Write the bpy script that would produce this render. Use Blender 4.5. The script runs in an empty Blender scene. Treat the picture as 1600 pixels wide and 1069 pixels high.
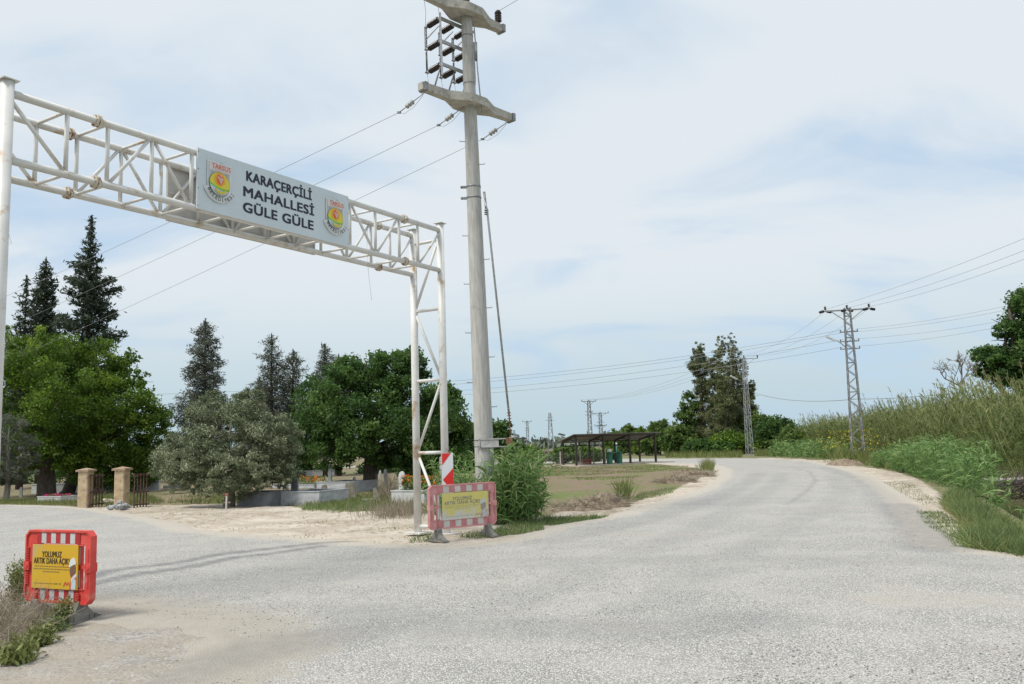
import bpy, math, random
import numpy as np
from mathutils import Vector, Matrix
random.seed(7); RNG = np.random.default_rng(11)
SC = bpy.context.scene
COL = SC.collection
R = math.radians

# ------------------------------------------------------------------ camera
FPX, PITCH, ROLL, EYE = 1348.0, .1201, -.0313, 1.8
fw = Vector((0, math.cos(PITCH), math.sin(PITCH)))
rt0 = Vector((1, 0, 0)); up0 = rt0.cross(fw)
rt = rt0*math.cos(ROLL) + up0*math.sin(ROLL)
up = up0*math.cos(ROLL) - rt0*math.sin(ROLL)
cam_data = bpy.data.cameras.new('camera')
cam = bpy.data.objects.new('camera', cam_data); COL.objects.link(cam)
cam.matrix_world = Matrix((( rt.x, up.x, -fw.x, 0), (rt.y, up.y, -fw.y, 0), (rt.z, up.z, -fw.z, EYE), (0, 0, 0, 1)))
cam_data.sensor_width = 36; cam_data.lens = 36*FPX/1600
cam_data.clip_start = .1; cam_data.clip_end = 6000
SC.camera = cam

# ------------------------------------------------------------------ light
SUN_EL, SUN_AZ = 58, -125          # degrees; azimuth clockwise from +Y (so -125: behind the camera, to its left)
sd = Vector((math.sin(R(SUN_AZ))*math.cos(R(SUN_EL)), math.cos(R(SUN_AZ))*math.cos(R(SUN_EL)), math.sin(R(SUN_EL))))
sun_l = bpy.data.lights.new('sun', 'SUN'); sun_l.energy = 2.6; sun_l.angle = R(16); sun_l.color = (1, .96, .9)
sun = bpy.data.objects.new('sun', sun_l); COL.objects.link(sun)
sun.rotation_euler = sd.to_track_quat('Z', 'Y').to_euler()
SC.view_settings.view_transform = 'Standard'; SC.view_settings.look = 'None'
SC.view_settings.gamma = 1; SC.view_settings.exposure = 0.4
SC.render.film_transparent = False
SC.cycles.max_bounces = 6; SC.cycles.diffuse_bounces = 3; SC.cycles.transmission_bounces = 4; SC.cycles.transparent_max_bounces = 4

wd = bpy.data.worlds.new('World'); SC.world = wd; wd.use_nodes = True
nt = wd.node_tree; nt.nodes.clear()
def N(nt, t, **k):
    n = nt.nodes.new(t)
    for a, b in k.items(): setattr(n, a, b)
    return n
def sky():
    L = nt.links.new
    out = N(nt, 'ShaderNodeOutputWorld'); bg = N(nt, 'ShaderNodeBackground'); bg.inputs[1].default_value = .1
    sk = N(nt, 'ShaderNodeTexSky', sky_type='NISHITA'); sk.sun_disc = False
    sk.sun_elevation = R(SUN_EL); sk.sun_rotation = R(SUN_AZ); sk.air_density = 1; sk.dust_density = 1.5; sk.ozone_density = 1.2
    tc = N(nt, 'ShaderNodeTexCoord'); sep = N(nt, 'ShaderNodeSeparateXYZ'); L(tc.outputs['Generated'], sep.inputs[0])
    def M(op, a, b=None, c=None):
        m = N(nt, 'ShaderNodeMath', operation=op)
        for i, v in enumerate((a, b, c)):
            if v is None: continue
            if isinstance(v, (int, float)): m.inputs[i].default_value = v
            else: L(v, m.inputs[i])
        return m.outputs[0]
    zz = M('MAXIMUM', sep.outputs[2], 0.0)
    den = M('ADD', zz, .22)
    cx = M('DIVIDE', sep.outputs[0], den); cy = M('DIVIDE', sep.outputs[1], den)
    cmb = N(nt, 'ShaderNodeCombineXYZ'); L(cx, cmb.inputs[0]); L(cy, cmb.inputs[1])
    mp = N(nt, 'ShaderNodeMapping'); mp.inputs['Rotation'].default_value = (0, 0, R(-18)); mp.inputs['Scale'].default_value = (.75, 1.25, 1)
    mp.inputs['Location'].default_value = (5.1, 3.9, 0)
    L(cmb.outputs[0], mp.inputs[0])
    n1 = N(nt, 'ShaderNodeTexNoise'); n1.inputs['Scale'].default_value = 1.7; n1.inputs['Detail'].default_value = 7; n1.inputs['Roughness'].default_value = .5; n1.inputs['Distortion'].default_value = .6
    L(mp.outputs[0], n1.inputs['Vector'])
    n2 = N(nt, 'ShaderNodeTexNoise'); n2.inputs['Scale'].default_value = .6; n2.inputs['Detail'].default_value = 3; n2.inputs['Distortion'].default_value = .3
    L(mp.outputs[0], n2.inputs['Vector'])
    s = M('ADD', M('MULTIPLY', n1.outputs[0], .6), M('MULTIPLY', n2.outputs[0], .4))
    mr = N(nt, 'ShaderNodeMapRange', interpolation_type='SMOOTHSTEP'); mr.inputs[1].default_value = .36; mr.inputs[2].default_value = .535
    L(s, mr.inputs[0])
    mask = M('ADD', M('MULTIPLY', mr.outputs[0], .85), .12)
    # clouds thin out to a blue-grey haze at the horizon
    hz = N(nt, 'ShaderNodeMapRange', interpolation_type='SMOOTHSTEP'); hz.inputs[1].default_value = 0; hz.inputs[2].default_value = .22
    L(zz, hz.inputs[0])
    mixc = N(nt, 'ShaderNodeMix', data_type='RGBA'); L(hz.outputs[0], mixc.inputs[0])
    mixc.inputs[6].default_value = (3.85, 4.95, 5.45, 1); mixc.inputs[7].default_value = (5.85, 6.3, 6.65, 1)
    veil = N(nt, 'ShaderNodeMix', data_type='RGBA'); veil.inputs[0].default_value = .78; L(sk.outputs[0], veil.inputs[6]); veil.inputs[7].default_value = (4.0, 5.35, 6.8, 1)
    mx = N(nt, 'ShaderNodeMix', data_type='RGBA'); L(mask, mx.inputs[0]); L(veil.outputs[2], mx.inputs[6]); L(mixc.outputs[2], mx.inputs[7])
    L(mx.outputs[2], bg.inputs[0]); L(bg.outputs[0], out.inputs[0])
sky()

# ------------------------------------------------------------------ layout helpers (rays from the viewpoint give real world places)
def ray(px, py): return fw*FPX + rt*(px-800) + up*(534.5-py)
def G(px, py, z=0.0):
    d = ray(px, py); t = (z-EYE)/d.z
    return Vector((d.x*t, d.y*t, z))
def At(px, py, Y):
    d = ray(px, py)*(Y/ray(px, py).y); return Vector((d.x, d.y, d.z+EYE))

# ------------------------------------------------------------------ materials
MATS = {}
def new_mat(name):
    m = bpy.data.materials.new(name); m.use_nodes = True; m.node_tree.nodes.clear(); return m
def ramp(nt, stops):
    r = N(nt, 'ShaderNodeValToRGB'); e = r.color_ramp.elements
    while len(e) < len(stops): e.new(.5)
    for i, (p, c) in enumerate(stops): e[i].position = p; e[i].color = (*c, 1)
    return r
def mat(name, c1, c2=None, scale=8, rough=.6, metal=0, bump=0, bscale=60, detail=6, lo=.35, hi=.65, stretch=None, spots=None, alpha=None, spec=.4):
    """paint, stone, metal: two base tones mixed by noise, optional third tone in spots (rust, dirt, lichen), bump"""
    if name in MATS: return MATS[name]
    m = new_mat(name); t = m.node_tree; L = t.links.new
    out = N(t, 'ShaderNodeOutputMaterial'); b = N(t, 'ShaderNodeBsdfPrincipled'); L(b.outputs[0], out.inputs[0])
    b.inputs['Roughness'].default_value = rough; b.inputs['Metallic'].default_value = metal; b.inputs['Specular IOR Level'].default_value = spec
    tc = N(t, 'ShaderNodeTexCoord'); v = tc.outputs['Object']
    if stretch:
        mp = N(t, 'ShaderNodeMapping'); mp.inputs['Scale'].default_value = stretch; L(v, mp.inputs[0]); v = mp.outputs[0]
    n = N(t, 'ShaderNodeTexNoise'); n.inputs['Scale'].default_value = scale; n.inputs['Detail'].default_value = detail; L(v, n.inputs['Vector'])
    r = ramp(t, [(lo, c1), (hi, c2 or c1)]); L(n.outputs[0], r.inputs[0]); col = r.outputs[0]
    if spots:
        c3, sc, thr, soft = spots
        n3 = N(t, 'ShaderNodeTexNoise'); n3.inputs['Scale'].default_value = sc; n3.inputs['Detail'].default_value = 5; n3.inputs['Roughness'].default_value = .65
        L(tc.outputs['Object'], n3.inputs['Vector'])
        mr = N(t, 'ShaderNodeMapRange'); mr.inputs[1].default_value = thr; mr.inputs[2].default_value = thr+soft; L(n3.outputs[0], mr.inputs[0])
        mx = N(t, 'ShaderNodeMix', data_type='RGBA'); L(mr.outputs[0], mx.inputs[0]); L(col, mx.inputs[6]); mx.inputs[7].default_value = (*c3, 1); col = mx.outputs[2]
    L(col, b.inputs['Base Color'])
    if bump:
        nb = N(t, 'ShaderNodeTexNoise'); nb.inputs['Scale'].default_value = bscale; nb.inputs['Detail'].default_value = 4; L(v, nb.inputs['Vector'])
        bp = N(t, 'ShaderNodeBump'); bp.inputs['Strength'].default_value = bump; bp.inputs['Distance'].default_value = .01; L(nb.outputs[0], bp.inputs['Height']); L(bp.outputs[0], b.inputs['Normal'])
    MATS[name] = m; return m
def leafmat(name, stops, trans=.3, rough=.55, spec=.3):
    m = new_mat(name); t = m.node_tree; L = t.links.new
    out = N(t, 'ShaderNodeOutputMaterial'); b = N(t, 'ShaderNodeBsdfPrincipled'); tr = N(t, 'ShaderNodeBsdfTranslucent'); mx = N(t, 'ShaderNodeMixShader')
    a = N(t, 'ShaderNodeAttribute', attribute_name='tint'); r = ramp(t, stops)
    L(a.outputs['Fac'], r.inputs[0]); L(r.outputs[0], b.inputs['Base Color']); L(r.outputs[0], tr.inputs[0])
    b.inputs['Roughness'].default_value = rough; b.inputs['Specular IOR Level'].default_value = spec
    mx.inputs[0].default_value = trans; L(b.outputs[0], mx.inputs[1]); L(tr.outputs[0], mx.inputs[2]); L(mx.outputs[0], out.inputs[0])
    MATS[name] = m; return m

# ------------------------------------------------------------------ mesh helpers
class MB:
    def __init__(s): s.v = []; s.f = []; s.sm = []
    def add(s, vs, fs, smooth=False):
        o = len(s.v); s.v += [tuple(v) for v in vs]
        for f in fs: s.f.append([i+o for i in f]); s.sm.append(smooth)
        return s
    def box(s, c, size, rot=None):
        c = Vector(c); h = [x/2 for x in size]
        vs = [Vector((x*h[0], y*h[1], z*h[2])) for x in (-1, 1) for y in (-1, 1) for z in (-1, 1)]
        if rot is not None: vs = [rot @ v for v in vs]
        return s.add([c+v for v in vs], [(0, 1, 3, 2), (4, 6, 7, 5), (0, 4, 5, 1), (2, 3, 7, 6), (0, 2, 6, 4), (1, 5, 7, 3)])
    def bar(s, a, b, w, h=None):
        """rectangular bar from a to b"""
        a = Vector(a); b = Vector(b); d = (b-a); l = d.length
        if l < 1e-6: return s
        q = d.to_track_quat('X', 'Z').to_matrix()
        return s.box((a+b)/2, (l, w, h or w), q)
    def tube(s, path, rad, seg=10, smooth=True, caps=True):
        path = [Vector(p) for p in path]; n = len(path)
        if not hasattr(rad, '__len__'): rad = [rad]*n
        vs = []; fs = []; ref = None
        for i, p in enumerate(path):
            d = (path[min(i+1, n-1)]-path[max(i-1, 0)]).normalized()
            if ref is None:
                ref = d.orthogonal().normalized()
            ref = (ref-d*ref.dot(d)).normalized(); b2 = d.cross(ref)
            for k in range(seg):
                a = 2*math.pi*k/seg; vs.append(p+(ref*math.cos(a)+b2*math.sin(a))*rad[i])
        for i in range(n-1):
            for k in range(seg):
                k2 = (k+1) % seg; fs.append((i*seg+k, i*seg+k2, (i+1)*seg+k2, (i+1)*seg+k))
        s.add(vs, fs, smooth)
        if caps:
            o = len(s.v)-len(vs)
            s.f.append([o+k for k in range(seg)][::-1]); s.sm.append(False)
            s.f.append([o+(n-1)*seg+k for k in range(seg)]); s.sm.append(False)
        return s
    def prism(s, pts, y0, y1, M=None):
        """polygon in local xz, extruded along y from y0 to y1"""
        n = len(pts); vs = [Vector((x, y0, z)) for x, z in pts]+[Vector((x, y1, z)) for x, z in pts]
        if M is not None: vs = [M @ v for v in vs]
        fs = [list(range(n)), list(range(2*n-1, n-1, -1))]+[(i, n+i, n+(i+1) % n, (i+1) % n) for i in range(n)]
        return s.add(vs, fs)
    def ring(s, outer, inner, y0, y1):
        n = len(outer)
        vs = [(x, y, z) for y in (y0, y1) for P in (outer, inner) for x, z in P]; fs = []
        for i in range(n):
            j = (i+1) % n
            fs += [(i, j, n+j, n+i), (2*n+i, 3*n+i, 3*n+j, 2*n+j), (i, 2*n+i, 2*n+j, j), (n+i, n+j, 3*n+j, 3*n+i)]
        return s.add(vs, fs)
    def sheds(s, a, b, rc, rs, n, seg=12):
        """ribbed insulator between a and b"""
        a = Vector(a); b = Vector(b); path = []; rad = []
        for i in range(n):
            for t, r in ((.05, rc), (.4, rs), (.6, rs*.96), (.75, rc)):
                path.append(a.lerp(b, (i+t)/n)); rad.append(r)
        return s.tube(path, rad, seg)
    def build(s, name, m, parent=None, **k):
        me = bpy.data.meshes.new(name); me.from_pydata(s.v, [], s.f); me.materials.append(m)
        me.polygons.foreach_set('use_smooth', s.sm); me.update()
        o = bpy.data.objects.new(name, me); COL.objects.link(o)
        if parent is not None: o.parent = parent
        return tag(o, **k)
def tag(o, label=None, cat=None, group=None, kind=None):
    if label: o['label'] = label
    if cat: o['category'] = cat
    if group: o['group'] = group
    if kind: o['kind'] = kind
    return o
def thing(name, loc, rz=0, label=None, cat=None, group=None):
    o = bpy.data.objects.new(name, None); COL.objects.link(o); o.location = loc; o.rotation_euler = (0, 0, rz)
    o.empty_display_size = .2
    return tag(o, label, cat, group)
def np_mesh(name, V, F, m, tint=None, parent=None, smooth=False, attrs=None, **k):
    me = bpy.data.meshes.new(name); V = np.asarray(V, np.float32); F = np.asarray(F, np.int32)
    nf, w = F.shape
    me.vertices.add(len(V)); me.vertices.foreach_set('co', V.ravel())
    me.loops.add(nf*w); me.loops.foreach_set('vertex_index', F.ravel())
    me.polygons.add(nf); me.polygons.foreach_set('loop_start', np.arange(nf, dtype=np.int32)*w)
    me.polygons.foreach_set('use_smooth', np.full(nf, smooth))
    me.update(calc_edges=True)
    at = dict(attrs or {})
    if tint is not None: at['tint'] = tint
    for a, val in at.items():
        at_ = me.attributes.new(a, 'FLOAT', 'POINT'); at_.data.foreach_set('value', np.asarray(val, np.float32))
    me.materials.append(m)
    o = bpy.data.objects.new(name, me); COL.objects.link(o)
    if parent is not None: o.parent = parent
    return tag(o, **k)
def unit(a): return a/np.maximum(np.linalg.norm(a, axis=1, keepdims=True), 1e-9)
def leaves(P, size, tint, aspect=.55, bias=None, jit=.35):
    """rhombic leaf faces at P; bias: preferred leaf axis"""
    n = len(P); d = RNG.normal(size=(n, 3))
    if bias is not None: d = d*.6+np.asarray(bias)
    d = unit(d); nrm = RNG.normal(size=(n, 3)); nrm[:, 2] += .6
    s = unit(np.cross(d, nrm)); L = (size*(1+jit*RNG.normal(size=n)).clip(.4, 2))[:, None]
    b = P-d*L*.5; e = P+d*L*.5; m1 = P+s*L*aspect*.5; m2 = P-s*L*aspect*.5
    V = np.stack([b, m1, e, m2], 1).reshape(-1, 3); F = np.arange(4*n).reshape(n, 4)
    return V, F, np.repeat(tint, 4)
def ribbons(P, D, L, Wd, bend, K=3, tint=None, taper=1.0, wind=(0, 0, 0)):
    n = len(P); D = unit(np.asarray(D, float)); s = unit(np.cross(D, RNG.normal(size=(n, 3))))
    L = np.asarray(L)[:, None]; Wd = np.asarray(Wd)[:, None]; bend = np.broadcast_to(np.asarray(bend, float), (n,))[:, None]
    rows = []
    for k in range(K+1):
        t = k/K
        c = P+D*L*t+(np.array([[0, 0, -1.]])*bend+np.array([wind]))*L*t*t
        w = Wd*.5*(1-taper*t**1.6)*(1 if k else .7)
        rows += [c-s*w, c+s*w]
    V = np.stack(rows, 1).reshape(-1, 3); m = 2*(K+1)
    base = np.arange(n)[:, None]*m; F = []
    for k in range(K): F.append(base+np.array([[2*k, 2*k+1, 2*k+3, 2*k+2]]))
    return V, np.concatenate(F), (np.repeat(tint, m) if tint is not None else np.zeros(n*m))
def cat_mesh(parts):
    V = []; F = []; T = []; o = 0
    for v, f, t in parts: V.append(v); F.append(f+o); T.append(t); o += len(v)
    return np.concatenate(V), np.concatenate(F), np.concatenate(T)
# value noise
_H = np.random.default_rng(3).random((256, 256))
def vnoise(x, y):
    xi = np.floor(x).astype(int); yi = np.floor(y).astype(int); fx = x-xi; fy = y-yi
    fx = fx*fx*(3-2*fx); fy = fy*fy*(3-2*fy); h = lambda a, b: _H[a % 256, b % 256]
    return (h(xi, yi)*(1-fx)+h(xi+1, yi)*fx)*(1-fy)+(h(xi, yi+1)*(1-fx)+h(xi+1, yi+1)*fx)*fy
def fbm(x, y, s, o=4):
    r = 0; a = .5
    for i in range(o): r = r+a*vnoise(x*s+17*i, y*s+31*i); s *= 2.03; a *= .5
    return r/(1-.5**o)*1.0-.5
def sdf(x, y, poly):
    d = np.full(x.shape, 1e9); ins = np.zeros(x.shape, bool); n = len(poly)
    for i in range(n):
        ax, ay = poly[i]; bx, by = poly[(i+1) % n]; ex, ey = bx-ax, by-ay
        t = np.clip(((x-ax)*ex+(y-ay)*ey)/(ex*ex+ey*ey+1e-12), 0, 1)
        d = np.minimum(d, (x-ax-ex*t)**2+(y-ay-ey*t)**2)
        c = ((ay > y) != (by > y))
        with np.errstate(divide='ignore', invalid='ignore'): xx = (bx-ax)*(y-ay)/(by-ay+1e-12)+ax
        ins ^= c & (x < xx)
    return np.sqrt(d)*np.where(ins, 1, -1)
def pdist(x, y, line):
    d = np.full(x.shape, 1e9)
    for (ax, ay), (bx, by) in zip(line[:-1], line[1:]):
        ex, ey = bx-ax, by-ay; t = np.clip(((x-ax)*ex+(y-ay)*ey)/(ex*ex+ey*ey+1e-12), 0, 1)
        d = np.minimum(d, (x-ax-ex*t)**2+(y-ay-ey*t)**2)
    return np.sqrt(d)
def sst(a, lo, hi):
    t = np.clip((a-lo)/(hi-lo), 0, 1); return t*t*(3-2*t)
def gp(*pts): return [tuple(G(*p).xy) for p in pts]

# ------------------------------------------------------------------ ground, road, water
ROAD = gp((140, 796), (210, 807), (255, 817), (294, 830), (385, 838), (490, 845), (595, 853), (700, 856), (745, 853), (800, 846), (856, 829), (890, 820), (950, 810), (1010, 794), (1100, 766), (1130, 746), (1133, 736), (1120, 729), (1080, 725.4), (1020, 724.6)) + \
       [(6, 86), (-6, 92), (-40, 104), (-80, 118), (-80, 125), (-38, 111), (2, 101)] + \
       gp((976, 717.2), (1140, 716.5), (1200, 717), (1270, 722), (1300, 728), (1340, 738), (1380, 760), (1400, 775), (1430, 805), (1450, 830), (1470, 853), (1500, 859), (1600, 870)) + \
       [(11, 11.6), (30, 9), (60, 7), (60, -3), (20, -3), (8, -14), (-3, -14), (-3.2, 3), (-3.0, 6.2), (-2.6, 8.2), (-3.3, 9.4), (-4.6, 10.2), (-5.6, 10.9), (-8, 12.0), (-12, 15), (-45, 33), (-60, 40), (-62, 47), (-45, 42.5), (-21.6, 36.8), (-18, 34.3)]
CANAL = [(10.9, 14.0), (13.2, 19.3), (17.0, 28.7), (19.5, 35)]
SANDL = gp((140, 796), (150, 792), (215, 790), (300, 789), (380, 787), (440, 789), (480, 797), (560, 800), (640, 803), (700, 805), (790, 825), (850, 812), (880, 800), (985, 788), (1050, 768), (1085, 752), (1105, 742), (1100, 733), (1060, 728)) + gp((1020, 724.6), (1080, 725.4), (1120, 729), (1133, 736), (1130, 746), (1100, 766), (1010, 794), (856, 829), (745, 853), (595, 853), (294, 830))
SANDR = gp((1180, 715.6), (1240, 716), (1300, 722), (1350, 730), (1400, 738), (1430, 748), (1455, 765), (1490, 790), (1480, 800), (1500, 812), (1530, 838), (1530, 856), (1480, 856), (1450, 830), (1420, 800), (1370, 757), (1320, 734), (1270, 722))
DIRT = [(-3.0, 4), (-2.4, 7.2), (-2.0, 8.6), (-3.0, 9.8), (-4.3, 10.6), (-5.4, 11.1), (-6.5, 11), (-5.6, 9.6), (-5.4, 8), (-5.2, 4)]
FIELD = gp((835, 727), (900, 731), (1020, 727), (1075, 729), (1100, 735), (1095, 745), (1060, 760), (1000, 777), (900, 788), (845, 793), (800, 770), (790, 740))
MARKS = [(gp((120, 912), (178, 894), (280, 881.5), (350, 867.5), (420, 859.8), (490, 851.8), (560, 847)), .17, .8), (gp((120, 922), (210, 901), (297, 888.5), (367, 873.8), (437, 865.8), (500, 856)), .17, .8),
         (gp((1150, 724), (1230, 729), (1265, 738), (1275, 752), (1262, 768), (1230, 790)), .07, .35), (gp((1200, 729), (1290, 732), (1345, 750), (1385, 785), (1440, 850)), .4, .22), (gp((1400, 790), (1440, 825), (1465, 860)), .5, .5),
         (gp((300, 940), (500, 905), (760, 885), (1100, 875), (1500, 880)), .55, .16), (gp((850, 850), (1010, 815), (1120, 780), (1170, 755), (1185, 740)), .40, .24), (gp((700, 1000), (900, 900), (1080, 830), (1180, 780), (1215, 755), (1220, 740)), .35, .15), (gp((1000, 960), (1150, 870), (1280, 800), (1320, 770), (1300, 745)), .35, .15), (gp((560, 960), (700, 985), (1000, 990), (1180, 975)), .5, .3), (gp((250, 1060), (420, 1015), (600, 985)), .45, .35)]

def grid_polar():
    rs = [0.0]; r = 1.2
    while r < 3500:
        rs.append(r); r *= 1.0135 if r < 130 else 1.06
    a = [-50+.16*i for i in range(int(100/.16)+1)] + [50+2.5*i for i in range(1, int(260/2.5))]
    a = np.radians(np.array(a)); rs = np.array(rs)
    RR, AA = np.meshgrid(rs, a, indexing='ij')
    x = RR*np.sin(AA); y = RR*np.cos(AA)
    nr, na = x.shape; i = np.arange(nr-1)[:, None]*na; j = np.arange(na)[None, :]; j2 = (j+1) % na
    F = np.stack([i+j, i+j2, i+na+j2, i+na+j], -1).reshape(-1, 4)[:, ::-1]
    return x.ravel(), y.ravel(), F
def canal_half(x, y): return pdist(x, y, CANAL)
def ground_z(x, y):
    x = np.asarray(x, float); y = np.asarray(y, float)
    dr = sdf(x, y, ROAD); far = np.hypot(x, y)
    z = fbm(x, y, .9)*.10*sst(-dr, .0, 1.5) + fbm(x, y, 2.7, 3)*.07 + fbm(x, y, .12, 2)*.25*sst(-dr, 2, 12)*(1-sst(far, 90, 200))
    z = z - .09*sst(dr, -.05, .35)
    dc = canal_half(x, y)
    z = z - 1.35*(1-sst(dc, .9, 2.3)) + .0
    z = z + .28*np.exp(-((x-24.5)**2+(y-62.5)**2)/6.0)*1.0
    z = np.where(far > 300, z*0, z)
    return z
def gz(x, y): return float(ground_z(np.array([x]), np.array([y]))[0])

def ground_material():
    m = new_mat('ground'); t = m.node_tree; L = t.links.new
    out = N(t, 'ShaderNodeOutputMaterial'); b = N(t, 'ShaderNodeBsdfPrincipled'); L(b.outputs[0], out.inputs[0]); b.inputs['Roughness'].default_value = .95; b.inputs['Specular IOR Level'].default_value = .1
    g = N(t, 'ShaderNodeNewGeometry'); P = g.outputs['Position']
    def noise(s, d=5, r=.6):
        n = N(t, 'ShaderNodeTexNoise'); n.inputs['Scale'].default_value = s; n.inputs['Detail'].default_value = d; n.inputs['Roughness'].default_value = r; L(P, n.inputs['Vector']); return n.outputs[0]
    def M(op, a, b_=None):
        n = N(t, 'ShaderNodeMath', operation=op)
        for i, v in enumerate((a, b_)):
            if v is None: continue
            if isinstance(v, (int, float)): n.inputs[i].default_value = v
            else: L(v, n.inputs[i])
        return n.outputs[0]
    def attr(n): return N(t, 'ShaderNodeAttribute', attribute_name=n).outputs['Fac']
    def mask(a, n, amp, lo, hi):
        mr = N(t, 'ShaderNodeMapRange', interpolation_type='SMOOTHSTEP'); mr.inputs[1].default_value = lo; mr.inputs[2].default_value = hi
        L(M('ADD', a, M('MULTIPLY', M('SUBTRACT', n, .5), amp)), mr.inputs[0]); return mr.outputs[0]
    def mix(f, a, b_):
        x = N(t, 'ShaderNodeMix', data_type='RGBA'); L(f, x.inputs[0]) if not isinstance(f, float) else None
        for i, v in ((6, a), (7, b_)):
            if isinstance(v, tuple): x.inputs[i].default_value = (*v, 1)
            else: L(v, x.inputs[i])
        return x.outputs[2]
    nA, nB, nC, nD = noise(.8), noise(4.5, 6, .7), noise(28, 4, .7), noise(.25, 4)
    soil = mix(nC, (.13, .095, .065), (.26, .205, .15))
    dry = mix(nB, (.19, .16, .085), (.30, .26, .17))
    grn = mix(nC, (.045, .085, .02), (.12, .17, .045))
    base = mix(mask(nA, nB, .7, .38, .62), soil, dry)
    base = mix(mask(attr('grass'), nA, 1.1, .4, .7), base, mix(mask(nB, nC, .5, .35, .6), grn, dry))
    fld = mix(mask(nD, nB, 1.1, .46, .62), mix(nC, (.17, .125, .09), (.29, .22, .165)), mix(nB, (.09, .14, .035), (.20, .22, .09)))
    base = mix(mask(attr('field'), nB, .5, .4, .6), base, fld)
    v = N(t, 'ShaderNodeTexVoronoi'); v.inputs['Scale'].default_value = 26; L(P, v.inputs['Vector'])
    bw = N(t, 'ShaderNodeSeparateColor'); L(v.outputs['Color'], bw.inputs[0])
    sand = mix(mask(nA, nB, .8, .38, .62), (.44, .37, .29), (.62, .55, .465)); sand = mix(M('MULTIPLY', bw.outputs[0], .35), sand, (.70, .66, .58)); sand = mix(M('MULTIPLY', nC, .3), sand, (.27, .22, .16)); sand = mix(mask(nD, nB, 1.5, .50, .68), sand, mix(nC, (.25, .20, .14), (.40, .34, .26)))
    base = mix(mask(attr('sand'), nB, .9, .42, .62), base, sand)
    drt = mix(nB, (.29, .25, .20), (.42, .375, .315)); drt = mix(mask(nA, nC, .9, .45, .70), drt, mix(bw.outputs[0], (.22, .21, .20), (.48, .46, .43)))
    base = mix(mask(attr('dirt'), nB, .6, .4, .65), base, drt)
    cn = mix(nB, (.22, .21, .19), (.33, .32, .29)); base = mix(mask(attr('canal'), nB, .2, .45, .55), base, cn)
    L(base, b.inputs['Base Color'])
    bp = N(t, 'ShaderNodeBump'); bp.inputs['Strength'].default_value = .7; bp.inputs['Distance'].default_value = .03
    L(M('ADD', nC, M('MULTIPLY', v.outputs['Distance'], .5)), bp.inputs['Height']); L(bp.outputs[0], b.inputs['Normal'])
    return m
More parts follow.
